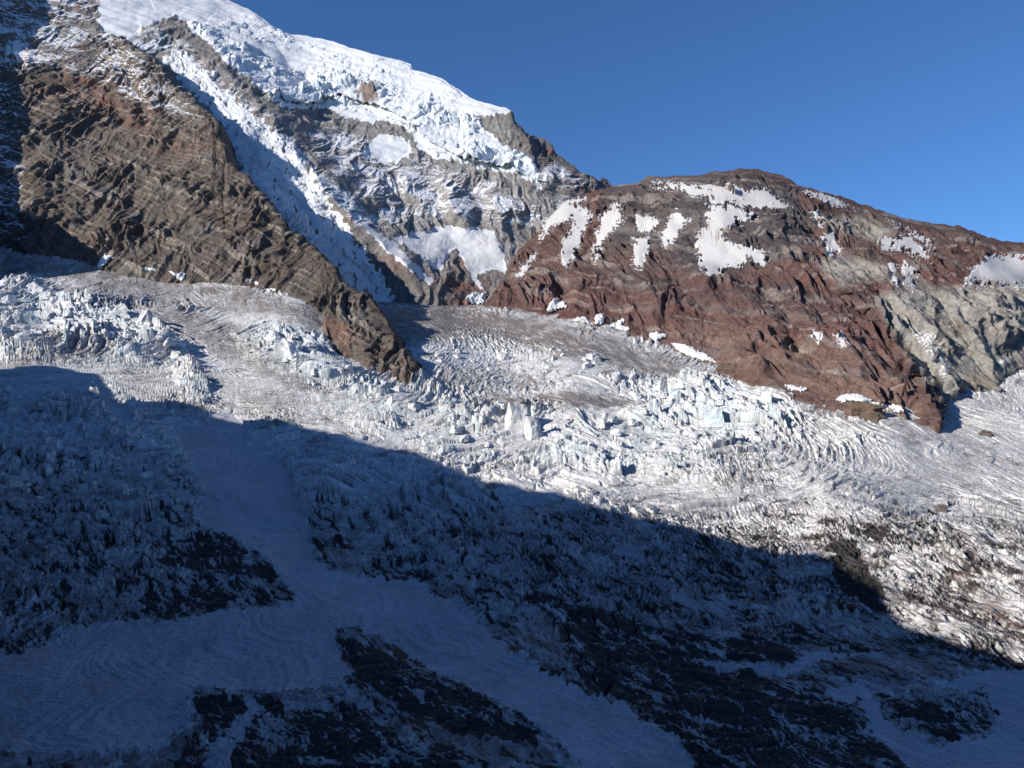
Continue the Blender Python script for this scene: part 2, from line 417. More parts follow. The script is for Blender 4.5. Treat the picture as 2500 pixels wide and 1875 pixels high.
HP = [  # old snow patches: label fragments and outlines
    ('wide jagged snow patch just under the hilltop, topmost of the big patches', [(1583, 443), (1630, 447), (1685, 451), (1727, 454), (1777, 449), (1805, 462), (1831, 470), (1855, 458), (1866, 460), (1897, 485), (1934, 509), (1880, 512), (1835, 510), (1777, 500), (1742, 502), (1716, 489), (1739, 481), (1689, 479), (1650, 464), (1600, 458)]),
    ('largest snow patch, tall and ragged with dark streaks, in the middle of the red hill', [(1735, 500), (1820, 512), (1851, 527), (1816, 545), (1781, 547), (1766, 566), (1770, 585), (1804, 597), (1858, 612), (1878, 616), (1872, 640), (1866, 657), (1851, 651), (1835, 628), (1820, 640), (1804, 655), (1777, 655), (1750, 674), (1723, 670), (1708, 647), (1696, 597), (1708, 558), (1728, 554), (1723, 531)]),
    ('smooth lens of white snow close under the skyline right of the hilltop', [(1966, 466), (1990, 468), (2036, 481), (2071, 504), (2093, 513), (2059, 510), (2009, 493)]),
    ('narrow broken snow strip in a gully below the white snow lens', [(1982, 516), (1995, 516), (1997, 531), (2015, 551), (1999, 554), (1989, 535)]),
    ('upright oblong snow patch in the dark gully right of the largest patch', [(2009, 566), (2036, 568), (2040, 585), (2053, 608), (2047, 618), (2022, 624), (2016, 597)]),
    ('wing shaped snow patch on the right shoulder, lower edge slanting right', [(2128, 585), (2159, 581), (2190, 578), (2221, 572), (2244, 601), (2275, 637), (2252, 634), (2213, 612), (2182, 608), (2155, 616), (2148, 601)]),
    ('long thin snow strip running down beside the wing shaped patch', [(2167, 535), (2221, 560), (2252, 581), (2294, 608), (2287, 620), (2252, 597), (2209, 562)]),
    ('thin snow finger hanging on red rock below the wing shaped patch', [(2169, 641), (2182, 647), (2194, 682), (2190, 699), (2179, 678)]),
    ('forked snow patch on red rock below the wing shaped patch', [(2194, 635), (2209, 634), (2217, 651), (2236, 659), (2240, 678), (2221, 670), (2233, 709), (2209, 690), (2206, 659)]),
    ('small grey snow patch alone on the red lower slope of the hill', [(2036, 813), (2055, 813), (2069, 842), (2055, 844)]),
    ('faint narrow snow streak left of the small grey patch on the lower slope', [(1986, 809), (2001, 813), (1997, 836), (1989, 832)]),
    ('branching snow web at the far left flank of the red hill', [(1356, 505), (1379, 488), (1430, 482), (1410, 501), (1452, 525), (1471, 528), (1440, 538), (1425, 567), (1417, 602), (1395, 648), (1367, 650), (1371, 610), (1375, 579), (1394, 559), (1402, 540), (1379, 542), (1344, 555), (1317, 588), (1328, 540)]),
    ('tattered snow strip slanting down left beside the branching snow web', [(1494, 498), (1514, 498), (1518, 513), (1525, 536), (1510, 552), (1479, 579), (1471, 602), (1456, 640), (1446, 643), (1440, 613), (1456, 586), (1452, 571), (1471, 532)]),
    ('shield shaped snow patch left of the largest patch', [(1552, 519), (1602, 532), (1610, 540), (1599, 559), (1579, 575), (1556, 563)]),
    ('square hanging snow patch below the shield shaped patch', [(1550, 583), (1587, 583), (1583, 610), (1568, 655), (1545, 648)]),
    ('patchy snow strip between the shield shaped patch and the largest patch', [(1614, 571), (1629, 540), (1650, 515), (1680, 535), (1670, 560), (1640, 590), (1622, 604)]),
    ('thin slanting snow sliver above the valley corner at the hill foot', [(1255, 677), (1278, 646), (1309, 612), (1301, 635), (1278, 669)]),
    ('dirty snowfield with a grey lower edge at the right end of the hill', [(2375, 655), (2410, 625), (2500, 624), (2640, 640), (2640, 700), (2500, 697), (2420, 697), (2356, 690)]),
]
HR = []
vis = .3 + .7 * sstep(0, 40, PYh - hsky(PXh[0])[None]); vis[:nbk] = .3; vis = vis.astype(f32)
PXb, PYb = PXh, PYh
PXh, PYh = proj(P0 + Nb * (D * vis)[..., None]); PXh[:nbk] = PXb[:nbk]; PYh[:nbk] = PYb[:nbk] - 3
hmask = np.zeros(PXh.shape, f32)
wxp = n2(PXh / 9., PYh / 9., 31) * 6 + n2(PXh / 30., PYh / 30., 33) * 7
wyp = n2(PXh / 6., PYh / 9., 32) * 7
for lab, pl in HP:
    P_ = np.array(pl, float); lo, hi = P_.min(0) - 30, P_.max(0) + 30
    m = (PXh > lo[0]) & (PXh < hi[0]) & (PYh > lo[1]) & (PYh < hi[1])
    sd = np.full(PXh.shape, -99., f32)
    sz = np.clip(math.sqrt((hi - lo - 60).prod()) / 90., .22, 1)
    q = poly_sd((PXh + wxp * .8 * sz)[m], (PYh + wyp * .8 * sz)[m], pl) + 2 * (1 - sz) + sz * 3.8 * n2(PXh[m] / 3.6 + PYh[m] * .05, PYh[m] / 24., 37) + sz * 1.4 * n2(PXh[m] / 2., PYh[m] / 10., 38) - 1
    isl = n2(PXh[m] / 14., PYh[m] / 9., 35) + .6 * n2(PXh[m] / 6., PYh[m] / 5., 36)     # rock showing through
    sd[m] = q - 10 * sz * sstep(.30, .7, isl) * (q < 26)
    HR.append(sd); hmask = np.maximum(hmask, sstep(-2, 3, sd))
D2 = D * (1 - hmask) + hmask * (blur(D[..., None], 16)[..., 0] + 1.5)
P = P0 + Nb * (D2 * vis)[..., None]
# colours
red = samp(raster([(1., 60, [(1130, 700), (1300, 680), (1500, 700), (1700, 760), (1900, 800), (2060, 790), (2150, 820), (2290, 1060), (2100, 900), (1700, 800), (1400, 790), (1150, 760)]),
                   (.8, 50, [(1500, 700), (1750, 640), (2000, 640), (2150, 620), (2350, 680), (2300, 700), (2150, 700), (2000, 760), (1600, 760)]),
                   (.9, 40, [(2120, 640), (2350, 650), (2370, 700), (2150, 690)]), (.6, 50, [(1400, 500), (1650, 470), (1600, 560), (1450, 600)])]), PXh, PYh)
grn = samp(raster([(1., 22, [(2140, 730), (2210, 700), (2280, 712), (2420, 700), (2700, 700), (2700, 900), (2440, 960), (2330, 1000), (2290, 960), (2230, 880), (2180, 800)]),
                   (.9, 20, [(2000, 640), (2060, 625), (2160, 650), (2180, 680), (2110, 680), (2060, 700), (2020, 670)]),
                   (.8, 20, [(2010, 530), (2100, 530), (2190, 560), (2140, 585), (2040, 560)])]), PXh, PYh)
drk = samp(raster([(1., 40, [(1480, 460), (1600, 430), (1800, 415), (1950, 460), (2000, 560), (1960, 620), (1900, 640), (1800, 680), (1690, 680), (1600, 620), (1480, 600)]),
                   (.7, 30, [(1450, 640), (1700, 680), (1900, 660), (2050, 740), (1900, 740), (1500, 720)])]), PXh, PYh)
pnk = samp(raster([(1., 40, [(1560, 820), (1700, 790), (1850, 820), (2000, 830), (2150, 860), (2290, 1050), (2100, 1000), (1800, 930), (1620, 840)])]), PXh, PYh)
c_dark = rgb(.088, .076, .077); c_red = rgb(.160, .076, .064); c_grey = rgb(.165, .148, .142); c_brn = rgb(.135, .084, .074); c_grn = rgb(.30, .28, .25); c_lt = rgb(.28, .235, .21); c_pnk = rgb(.21, .14, .115)
v1 = fbm3(P0[..., 0], P0[..., 1], P0[..., 2] * 2.2, 120., 4, 71); v2 = n2(ss / 60., uu / 600., 72); v3 = n2(ss / 22., uu / 300., 73)
Col = lerp(c_brn + 0 * P0, c_dark + 0 * P0, np.clip(drk * .95 + v1 * .9, 0, 1))
Col = lerp(Col, c_red + 0 * P0, np.clip(red * (.45 + .9 * v3 + 1.5 * v1) + .5 * (v2 - .15), 0, .9) * (1 - .8 * grn) * (1 - .5 * drk))
Col = lerp(Col, c_pnk + 0 * P0, np.clip(pnk * (.6 + 1.5 * v1), 0, 1))
Col = lerp(Col, c_grey + 0 * P0, np.clip((v2 * 1.2 + n2(ss / 35., uu / 200., 74) + v1) * 1.0 - .2, 0, 1) * .6)
Col = lerp(Col, c_grn + 0 * P0, np.clip(grn * (1.1 + v1 * .9), 0, 1))
Col = lerp(Col, c_lt + 0 * P0, np.clip(sstep(.35, .7, bed) * .62, 0, 1) * (.25 + .75 * sstep(-.2, .3, n2(uu / 80., ss / 60., 75))))
Col *= (1 + .28 * fbm3(P0[..., 0], P0[..., 1], P0[..., 2], 22., 3, 76))[..., None]
yel = samp(raster([(1., 12, [(2360, 905), (2420, 915), (2425, 950), (2380, 960), (2355, 935)]), (.6, 20, [(2000, 530), (2080, 535), (2140, 560), (2060, 560)])]), PXh, PYh)
Col = lerp(Col, rgb(.27, .22, .15) + 0 * P0, yel * .6)
Col = np.clip((Col - Col.mean((0, 1))) * 1.15 + Col.mean((0, 1)), .03, .9) * .80
snw = samp(raster([(.7, 16, [(2330, 690), (2400, 690), (2700, 690), (2700, 720), (2340, 712)]), (.75, 8, [(2210, 800), (2290, 810), (2330, 900), (2300, 930), (2270, 880)]), (.8, 6, [(2425, 860), (2455, 868), (2470, 885), (2440, 895)])]), PXh, PYh)
sdm = np.max(np.stack(HR), 0); nzr = normals(P)[..., 2]; nzr = nzr - blur(nzr[..., None], 14)[..., 0]
thin = sstep(-17, 0, sdm) * .40 + sstep(-17, -4, sdm) * (1.3 * nzr + .35 * n2(PXh / 3.4 + PYh * .08, PYh / 26., 39))      # thin streaks of old snow around the patches
snw = np.maximum(snw, np.clip(thin, 0, .8) / .62)
keep = np.ones((P.shape[0] - 1, P.shape[1] - 1), bool)
hill = sub_mesh('hill', P, keep, M_rock, {'Col': Col, 'snow': snw * .62})
tag(hill, 'long hill of banded red, brown and grey-green volcanic rock on the right', 'hill', kind='structure')
for (lab, pl), sd in zip(HP, HR):
    v = sd > -1.2
    keep = v[:-1, :-1] & v[1:, :-1] & v[1:, 1:] & v[:-1, 1:]
    js, is_ = np.where(keep)
    if not len(js): continue
    keep = biggest(keep); js, is_ = np.where(keep)
    a, b_, c_, d_ = js.min(), js.max() + 2, is_.min(), is_.max() + 2
    off = .5 + 1.2 * np.clip(sd, -1.2, 3)[..., None] / 3
    Q = P + Nb * off
    dirt = .5 + .5 * n2(PXh / 4.5, PYh / 40., 41) + .35 * n2(PXh / 2.2, PYh / 25., 42)
    strk = sstep(.45, .95, dirt) * sstep(-.1, .5, n2(PXh / 60., PYh / 60., 43))
    cs = lerp(rgb(.56, .545, .53) + 0 * P, rgb(.17, .13, .12) + 0 * P, strk * .8)
    if 'dirty' in lab:
        cs = lerp(rgb(.52, .51, .51) + 0 * P, rgb(.3, .28, .28) + 0 * P, np.clip(sstep(660, 700, PYh) * (.5 + dirt * .6), 0, 1))
    o = sub_mesh('snow_patch', Q[a:b_, c_:d_], keep[a:b_ - 1, c_:d_ - 1], M_snow, {'Col': cs[a:b_, c_:d_]})
    tag(o, lab, 'snow patch', 'old snow patches on the red hill')
HILL_P, HILL_N = P, Nb
HILL_PX, HILL_PY = proj(P); HILL_PY[:nbk] = -999

# ---- the snow-capped mountain
MSKY = [(-300, -200), (0, -80), (380, -60), (470, -40), (545, -6), (575, 8), (600, 22), (630, 40), (660, 60), (690, 80), (710, 86), (750, 88), (800, 100), (860, 120), (930, 138), (985, 152), (1000, 158), (1004, 170), (1040, 180), (1075, 194), (1120, 224), (1160, 246), (1200, 256), (1235, 264), (1246, 276),
        (1252, 300), (1272, 312), (1280, 326), (1320, 340), (1345, 352), (1350, 372), (1378, 390), (1400, 405), (1420, 422), (1450, 434), (1462, 444), (1468, 436), (1482, 434), (1494, 452), (1510, 462), (1560, 480), (1640, 520)]
mx_, my_ = map(np.array, zip(*MSKY))
xs = columns(-280, 1640, 1.7)
msky = lambda x: np.interp(x, mx_, my_) + 1.3 * n2(x / 19., 0 * x + .5, 8) + (x > 1240) * 3. * n2(x / 8., 0 * x + .5, 9)
mbot = lambda x: np.maximum(foot(x) + 6, 600)
MT = TPS([(-300, -200, 4300), (0, -80, 4300), (300, -60, 4500), (545, 0, 4600), (750, 88, 4500), (1000, 160, 4300), (1240, 268, 3980), (1350, 372, 3900), (1490, 455, 3880), (1640, 520, 3850),
          (1240, 400, 3820), (1100, 430, 3690), (1250, 460, 3640), (1400, 470, 3700), (1150, 560, 3420), (1300, 560, 3500), (1450, 560, 3550), (1150, 640, 3260), (1130, 745, 3040), (1000, 742, 2990), (1250, 750, 3020), (1400, 776, 2980), (1640, 840, 2900),
          (900, 130, 4360), (900, 250, 4130), (900, 330, 3880), (900, 450, 3580), (900, 600, 3230), (900, 740, 2960), (600, 28, 4560), (600, 180, 4080), (600, 350, 3460), (600, 450, 3200), (640, 600, 2920), (700, 700, 2780),
          (300, 60, 4100), (300, 150, 3860), (0, 100, 3820), (0, 300, 3480), (0, 500, 3130), (0, 600, 2950), (-300, 600, 2950), (-300, 100, 3820), (300, 400, 3350), (300, 640, 2950), (750, 250, 4080)], 3e-4)
PX, PY = gridxy(xs, msky, mbot, 500)
Y = MT(PX, PY)
wob = n2(PX / 50., PY / 50., 177) * 18
RIB = [(400, 60), (440, 110), (560, 190), (640, 280), (700, 370), (790, 470), (870, 560), (960, 640), (1060, 712), (1120, 746)]
Y -= ridge(PX + wob, PY, [(a + 14, b_) for a, b_ in RIB], 165, 120, 85, .2)          # + side of a line running right-down is below it
for ln, A, wl, wr in [
        ([(560, 260), (640, 380), (720, 470)], 40, 30, 60), ([(820, 330), (900, 420), (960, 520)], 45, 50, 80),
        ([(1060, 480), (1080, 520), (1110, 560), (1180, 560)], 0, 30, 30),
        ([(1080, 430), (1100, 500), (1150, 560)], 90, 60, 34), ([(960, 410), (1000, 470), (1060, 540)], 60, 50, 40), ([(1180, 430), (1220, 520), (1230, 600)], 50, 60, 40), ([(700, 300), (800, 430), (900, 540)], 40, 60, 50),
        ([(1235, 268), (1280, 345), (1300, 380), (1345, 440), (1400, 468)], 70, 30, 110)]:
    if A: Y -= ridge(PX + wob, PY + wob * .5, ln, A, wl, wr, .3)
# ice cliffs: walls that stand forward of the rock below them
CLIFF = [(640, 230), (700, 250), (740, 262), (830, 235), (930, 262), (990, 290), (1050, 345), (1130, 385), (1200, 400), (1260, 415), (1310, 445)]
dC, sC, aC = seglines(PX + n2(PX / 12., PY / 30., 61) * 7, PY + n2(PX / 12., PY / 12., 62) * 7, CLIFF)
dCs = dC * sC
Y -= 50 * np.clip(1 + dCs / 90., 0, 1) * (dCs < 0) * np.clip(np.minimum(aC, 1 - aC) * 9 + .2, 0, 1) + 0
P0 = unproj(PX, PY, Y)
P0 = np.concatenate([back_rows(P0, nbk, 14, .7), P0, under_rows(P0)], 0)
PXm, PYm = padrows(PX, nbk, 5), padrows(PY, nbk, 5)
Nb = normals(blur(P0, 9))
D, hard, bed, gully, rough, small, uu, ss = rock_relief(P0, (.3, -.03, 1.0), (1.0, .15), 16, 7., 2.4, 80., 211, 46., .65)
# which ground is what
cap = raster([(1., 7, [(385, -120), (-60 + 300, -120), (240, 60), (262, 90), (300, 100), (345, 70), (380, 52), (420, 36), (440, 44), (470, 75), (500, 100), (530, 130), (560, 160), (600, 185), (640, 225), (690, 262), (740, 268), (800, 262), (840, 285), (905, 300), (930, 290), (1000, 320), (1020, 360), (1060, 385), (1120, 395), (1180, 412), (1240, 420), (1290, 440), (1322, 462), (1312, 420), (1300, 390),
                      (1262, 368), (1215, 345), (1190, 320), (1160, 285), (1190, 280), (1236, 276), (1250, 262), (1200, 200), (1000, 100), (545, -120)]),
              (.95, 7, [(880, 372), (930, 325), (990, 335), (1010, 360), (980, 392), (930, 396)])])
coul = raster([(1., 14, [(430, 112), (480, 150), (520, 180), (560, 230), (630, 290), (712, 350), (765, 430), (824, 520), (880, 600), (935, 680), (968, 745), (900, 745), (840, 700), (780, 630), (700, 560), (630, 480), (590, 420), (545, 380), (540, 300), (500, 250), (450, 215), (420, 180), (400, 140)])])
fan = raster([(1., 6, [(950, 580), (1016, 567), (1070, 548), (1131, 555), (1178, 552), (1205, 567), (1224, 602), (1243, 677), (1205, 654), (1163, 673), (1180, 712), (1168, 705), (1130, 640), (1115, 608), (1105, 606), (1074, 660), (990, 600)]),
              (.9, 6, [(880, 100 + 440), (960, 590), (1060, 690), (1040, 690), (950, 620), (900, 570)])])
vis = np.ones(PXm.shape, f32); vis[:nbk] = .6
PXb, PYb = PXm, PYm
PXm, PYm = proj(P0 + Nb * (D * vis)[..., None]); PXm[:nbk] = PXb[:nbk]; PYm[:nbk] = PYb[:nbk] - 3
wx = n2(PXm / 14., PYm / 14., 91) * 9; wy = n2(PXm / 10., PYm / 14., 92) * 8
capm = samp(cap, PXm + wx, PYm + wy * .8); coum = samp(coul, PXm + wx * 2.4 + 14 * n2(PXm / 45., PYm / 45., 93), PYm + wy * 1.5); coum = coum * (1 - sstep(.48, .68, n2(PXm / 13., PYm / 20., 94) + .6 * n2(PXm / 5., PYm / 7., 95)) * .9); fanm = samp(fan, PXm + wx * .7, PYm + wy * .7)
ice = np.maximum(np.maximum(capm, coum), fanm)
X_, Y_, Z_ = P0[..., 0], P0[..., 1], P0[..., 2]
# ice relief: benches, crevasses and broken blocks running across the slope
F1, F2, r1, r2, r3, ox, oy = cells((X_ * .9 + Z_ * .25) / 62. + n2(X_ / 90., Z_ / 90., 301) * .5, (Z_ * 1.1 - X_ * .25) / 40., 302)
blocks = (r1 * 1.3 + ox * (r2 - .3) * 1.5 + oy * r3 * 1.6) * sstep(.0, .16, F2 - F1)
F1b, F2b, r1b, r2b, r3b, oxb, oyb = cells(X_ / 26., (Z_ + X_ * .3) / 18., 303)
blk2 = (r1b + oxb * (r2b - .3) + oyb * r3b * 1.3) * sstep(0, .2, F2b - F1b)
brk = samp(raster([(1., 26, [(470, 60), (560, 90), (640, 150), (700, 180), (800, 170), (880, 170), (930, 200), (990, 230), (1100, 250), (1180, 300), (1130, 340), (1060, 300), (960, 330), (930, 270), (830, 270), (740, 275), (640, 240), (560, 170)]),
                   (.9, 10, [(1030, 330), (1100, 345), (1180, 350), (1250, 365), (1310, 400), (1322, 462), (1290, 445), (1180, 415), (1060, 392)]),
                   (.7, 14, [(545, 60), (600, 40), (650, 60), (720, 100), (700, 120), (600, 90)]),
                   (.8, 30, [(560, 380), (640, 400), (700, 450), (760, 560), (860, 640), (930, 720), (880, 740), (760, 620), (600, 470)]),
                   (.35, 20, [(700, 90), (1000, 160), (1200, 270), (1100, 250), (800, 170)])]), PXm, PYm)
brk2 = .35 + .9 * sstep(-.25, .3, n2(X_ / 230., (Z_ + .3 * X_) / 110., 311))
bench = n2((Z_ + .35 * X_) / 38., X_ / 260., 310) * 5
capD = 20 * fbm3(X_, Y_, Z_ * 1.6, 210., 4, 305) + 1.7 * bench * capm + brk * brk2 * (20 * blocks + 8 * blk2 + 4 * fbm3(X_, Y_, Z_, 12., 3, 306, .6, True)) + 1.0 * fbm3(X_, Y_, Z_, 25., 3, 307)
flut = (1 - np.abs(n2(X_ / 13. + n2(X_ / 60., Z_ / 60., 309), Z_ / 90., 308)) * 2) * .8 * sstep(-.3, .4, n2(X_ / 80., Z_ / 80., 312))
capD = capD + fanm * flut + coum * (5 * blk2 + 6 * fbm3(X_, Y_, Z_, 40., 4, 313, .6, True))
D2 = D * (1 - ice) + capD * ice + 6 * ice
vis = np.ones(PXm.shape, f32); vis[:nbk] = .6
P = P0 + Nb * (D2 * vis)[..., None]
Nn = normals(P)
# dusting of fresh snow on the rock: lies on the flatter places
nz = Nn[..., 2]
dustm = samp(raster([(1., 40, [(240, 90), (380, 50), (500, 130), (640, 250), (760, 380), (900, 500), (960, 560), (880, 560), (740, 480), (600, 330), (420, 130), (300, 160)]),
                     (.9, 40, [(-300, -200), (330, -100), (300, 40), (240, 80), (200, 150), (-300, 300)]), (.92, 40, [(700, 280), (900, 320), (1100, 400), (1300, 470), (1500, 480), (1450, 560), (1250, 560), (1100, 540), (950, 560), (800, 430)]),
                     (.85, 25, [(1350, 380), (1480, 450), (1380, 475), (1290, 440)]), (.8, 30, [(-300, 150), (90, 150), (90, 600), (-300, 600)]), (.4, 40, [(960, 600), (1100, 740), (1200, 740), (1100, 600)])]), PXm, PYm)
band = n2(ss / 16., uu / 260., 320) * .5 + n2(ss / 40., uu / 400., 321) * .5
nzr = nz - blur(nz[..., None], 30)[..., 0]
dust = dustm * (.55 + 1.1 * nzr + .18 * band + .7 * fbm3(X_, Y_, Z_, 110., 5, 322, .6))
snow = np.clip(dust, 0, .9) * (ice < .5)
c1 = rgb(.19, .178, .168); c2 = rgb(.26, .25, .24); c3 = rgb(.13, .112, .105)
v1 = fbm3(X_, Y_, Z_ * 2, 150., 4, 330); v2 = n2(ss / 50., uu / 500., 331)
Col = lerp(c1 + 0 * P0, c2 + 0 * P0, np.clip(.5 + v1 * 1.4 + v2 * .5, 0, 1))
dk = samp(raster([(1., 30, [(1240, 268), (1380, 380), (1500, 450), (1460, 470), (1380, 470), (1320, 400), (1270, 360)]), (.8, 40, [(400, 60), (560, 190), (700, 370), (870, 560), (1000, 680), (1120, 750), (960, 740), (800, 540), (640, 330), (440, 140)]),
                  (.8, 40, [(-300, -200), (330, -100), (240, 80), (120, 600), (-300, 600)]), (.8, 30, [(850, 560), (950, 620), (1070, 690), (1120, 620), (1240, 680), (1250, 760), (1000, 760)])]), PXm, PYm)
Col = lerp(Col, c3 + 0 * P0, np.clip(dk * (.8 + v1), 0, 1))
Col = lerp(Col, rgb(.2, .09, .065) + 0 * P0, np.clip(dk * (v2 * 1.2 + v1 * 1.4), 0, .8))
rok = samp(raster([(1, 8, [(865, 225), (885, 215), (920, 225), (926, 240), (900, 252), (885, 240)])]), PXm + wx, PYm + wy)
Col *= (1 + .3 * fbm3(X_, Y_, Z_, 24., 3, 332) + .1 * bed)[..., None]
icol = lerp(rgb(.67, .69, .72) + 0 * P0, rgb(.62, .70, .74) + 0 * P0, np.clip(brk * capm * sstep(.5, .15, nz) * .8, 0, 1))
icol = lerp(icol, rgb(.66, .65, .64) + 0 * P0, np.clip(fanm * (.7 + v1), 0, 1))
icol = lerp(icol, rgb(.55, .55, .57) + 0 * P0, np.clip(coum * (.05 + 1.6 * fbm3(X_, Y_, Z_, 60., 4, 333)), 0, .8))
icol = lerp(icol, rgb(.2, .15, .13) + 0 * P0, rok)
lab = np.where(ice > .5, 1, 0); fl = lab[:-1, :-1]
isl = (fl == 1)
capf = isl & (samp(cap, PXm + wx, PYm + wy * .8)[:-1, :-1] >= ice[:-1, :-1] - 1e-4)
fanf = isl & ~capf & (fanm[:-1, :-1] >= ice[:-1, :-1] - 1e-4)
couf = isl & ~capf & ~fanf
mtn = tag(empty('mountain', (0, 4000, 0)), 'huge snow-capped volcano with grey cliffs filling the upper left', 'mountain', kind='structure')
bpy.context.view_layer.update()
def under(o, root):
    o.parent = root; o.matrix_parent_inverse = root.matrix_world.inverted(); return o
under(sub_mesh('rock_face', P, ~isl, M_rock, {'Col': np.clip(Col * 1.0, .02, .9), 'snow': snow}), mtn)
A = {'Col': icol, 'snow': np.zeros(PXm.shape, f32)}
under(sub_mesh('snow_cap', P, capf, M_cap, A), mtn)
under(sub_mesh('snow_fan', P, fanf, M_snow, A), mtn)
under(sub_mesh('hanging_glacier', P, couf, M_cap, A), mtn)

MTN_P, MTN_N = P, Nb
MTN_PX, MTN_PY = proj(P); MTN_PY[:nbk] = -999
# ---- the dark rock spur on the left
SSKY = [(-300, 130), (0, 140), (120, 130), (200, 108), (260, 82), (300, 96), (340, 122), (365, 148), (392, 165), (402, 190), (440, 226), (490, 262), (522, 290), (530, 330), (547, 362), (552, 400), (575, 418), (602, 434), (626, 474), (660, 510), (692, 546), (712, 575), (742, 592), (790, 638), (815, 664), (822, 690), (850, 702), (885, 722), (920, 752), (945, 792), (968, 838), (988, 868), (1003, 890), (1012, 912)]
sx_, sy_ = map(np.array, zip(*SSKY))
xs = columns(-280, 1012, 1.7)
ssky = lambda x: np.interp(x, sx_, sy_) + 3.0 * n2(x / 15., 0 * x + .5, 18) + 1.5 * n2(x / 6., 0 * x + .5, 19)
SFOOT = [(-300, 590), (0, 600), (100, 622), (230, 642), (330, 668), (420, 685), (520, 682), (600, 692), (700, 714), (770, 752), (800, 775), (806, 838), (850, 872), (920, 897), (985, 916), (1012, 920)]
gx_, gy_ = map(np.array, zip(*SFOOT))
sbot = lambda x: np.interp(x, gx_, gy_) + 3
SCn = [(x, y, float(GL(np.array([x]), np.array([y]))[0]) - 12) for x, y in [(-300, 590), (0, 600), (230, 642), (420, 685), (600, 692), (700, 714), (770, 752), (850, 872)]]
SCn += [(806, 838, 2240), (920, 897, 2140), (985, 916, 2110), (1012, 920, 2100), (-300, 130, 3780), (0, 140, 3760), (260, 82, 3990), (340, 122, 3800), (440, 226, 3480), (522, 290, 3250), (552, 400, 3010), (626, 474, 2850), (742, 592, 2670), (815, 664, 2540),
        (885, 722, 2420), (945, 792, 2300), (1003, 890, 2140), (0, 400, 3150), (200, 400, 3150), (400, 500, 2900), (100, 250, 3520), (300, 250, 3560), (600, 600, 2700), (900, 820, 2230)]
ST = TPS(SCn, 3e-4)
PX, PY = gridxy(xs, ssky, sbot, 420)
Y = ST(PX, PY)
wob = n2(PX / 40., PY / 40., 277) * 14
for ln, A, wl, wr in [([(150, 130), (120, 190), (150, 290), (100, 420), (80, 600)], 45, 60, 60), ([(300, 100), (350, 210), (390, 300), (380, 330)], 55, 20, 70),
                      ([(395, 175), (480, 280), (530, 330)], 30, 30, 60), ([(180, 140), (170, 190), (190, 220)], 25, 20, 25), ([(280, 150), (290, 230), (330, 330)], 45, 22, 45),
                      ([(150, 400), (250, 500), (330, 640)], 20, 40, 60), ([(820, 740), (850, 830), (870, 880)], 30, 30, 60), ([(330, 380), (450, 480), (540, 640)], 22, 60, 60)]:
    Y -= ridge(PX + wob, PY + wob * .5, ln, A, wr, wl, .3)
P0 = unproj(PX, PY, Y)
P0 = np.concatenate([back_rows(P0, nbk, 9, .75, 1.42, .28), P0, under_rows(P0)], 0)
# the hidden flank also leans to the right, away from the face
PXs, PYs = padrows(PX, nbk, 5), padrows(PY, nbk, 5)
Nb = normals(blur(P0, 8))
D, hard, bed, gully, rough, small, uu, ss = rock_relief(P0, (.52, .12, 1.0), (1.0, -.25), 15, 12, 3.6, 62., 411, 27., .85)
X_, Y_, Z_ = P0[..., 0], P0[..., 1], P0[..., 2]
vis = np.ones(PXs.shape, f32); vis[:nbk] = .8
P = P0 + Nb * (D * vis)[..., None]
nz = normals(P)[..., 2]
dustm = samp(raster([(1., 45, [(-300, 100), (0, 100), (260, 60), (340, 120), (430, 220), (500, 290), (430, 300), (330, 250), (230, 220), (150, 190), (80, 200), (-300, 330)]), (.75, 18, [(-300, 160), (70, 160), (70, 600), (-300, 600)]),
                     (.45, 40, [(200, 180), (420, 240), (500, 330), (480, 380), (300, 320), (200, 260)])]), PXs, PYs)
band = n2(ss / 14., uu / 200., 420)
nzr = nz - blur(nz[..., None], 30)[..., 0]
dust = dustm * (.44 + 1.5 * nzr + .4 * band + .5 * fbm3(X_, Y_, Z_, 60., 4, 422))
snow = np.clip(dust, 0, .9)
c1 = rgb(.105, .082, .068); c2 = rgb(.150, .125, .108); c3 = rgb(.175, .100, .078); c4 = rgb(.31, .265, .22); c5 = rgb(.145, .135, .125)
v1 = fbm3(X_, Y_, Z_, 140., 4, 430); v2 = n2(ss / 45., uu / 500., 431)
redm = samp(raster([(1., 50, [(70, 150), (180, 150), (330, 200), (480, 280), (545, 380), (480, 420), (330, 330), (200, 280), (90, 260)]), (.8, 30, [(805, 780), (870, 790), (850, 870), (806, 840)]), (.7, 30, [(350, 640), (560, 660), (480, 690), (340, 665)]), (.5, 50, [(540, 560), (700, 590), (760, 640), (640, 620)])]), PXs, PYs)
Col = lerp(c1 + 0 * P0, c2 + 0 * P0, np.clip(.45 + v1 * 1.5, 0, 1))
Col = lerp(Col, c3 + 0 * P0, np.clip(redm * (.6 + v1 * 1.6) + v2 * .5 - .1, 0, 1))
Col = lerp(Col, c5 + 0 * P0, np.clip(n3(X_ / 90., Y_ / 90., Z_ / 60., 433) * 2 - .1, 0, .9))
PXs, PYs = proj(P)
light = sstep(.3, .6, bed + .2 * n2(uu / 30., ss / 40., 434))
Col = lerp(Col, c4 + 0 * P0, light * (.22 + .55 * sstep(-.2, .35, n2(uu / 120., ss / 80., 435))))
Col *= (1 + .3 * fbm3(X_, Y_, Z_, 20., 3, 432))[..., None]
spur = sub_mesh('rock_spur', P, np.ones((P.shape[0] - 1, P.shape[1] - 1), bool), M_rock, {'Col': np.clip(Col * .88, .02, .9), 'snow': snow})
tag(spur, 'steep dark brown rock spur with slanting pale beds, running down to the glacier', 'rock spur', kind='structure')
SPUR_P, SPUR_N = P, Nb
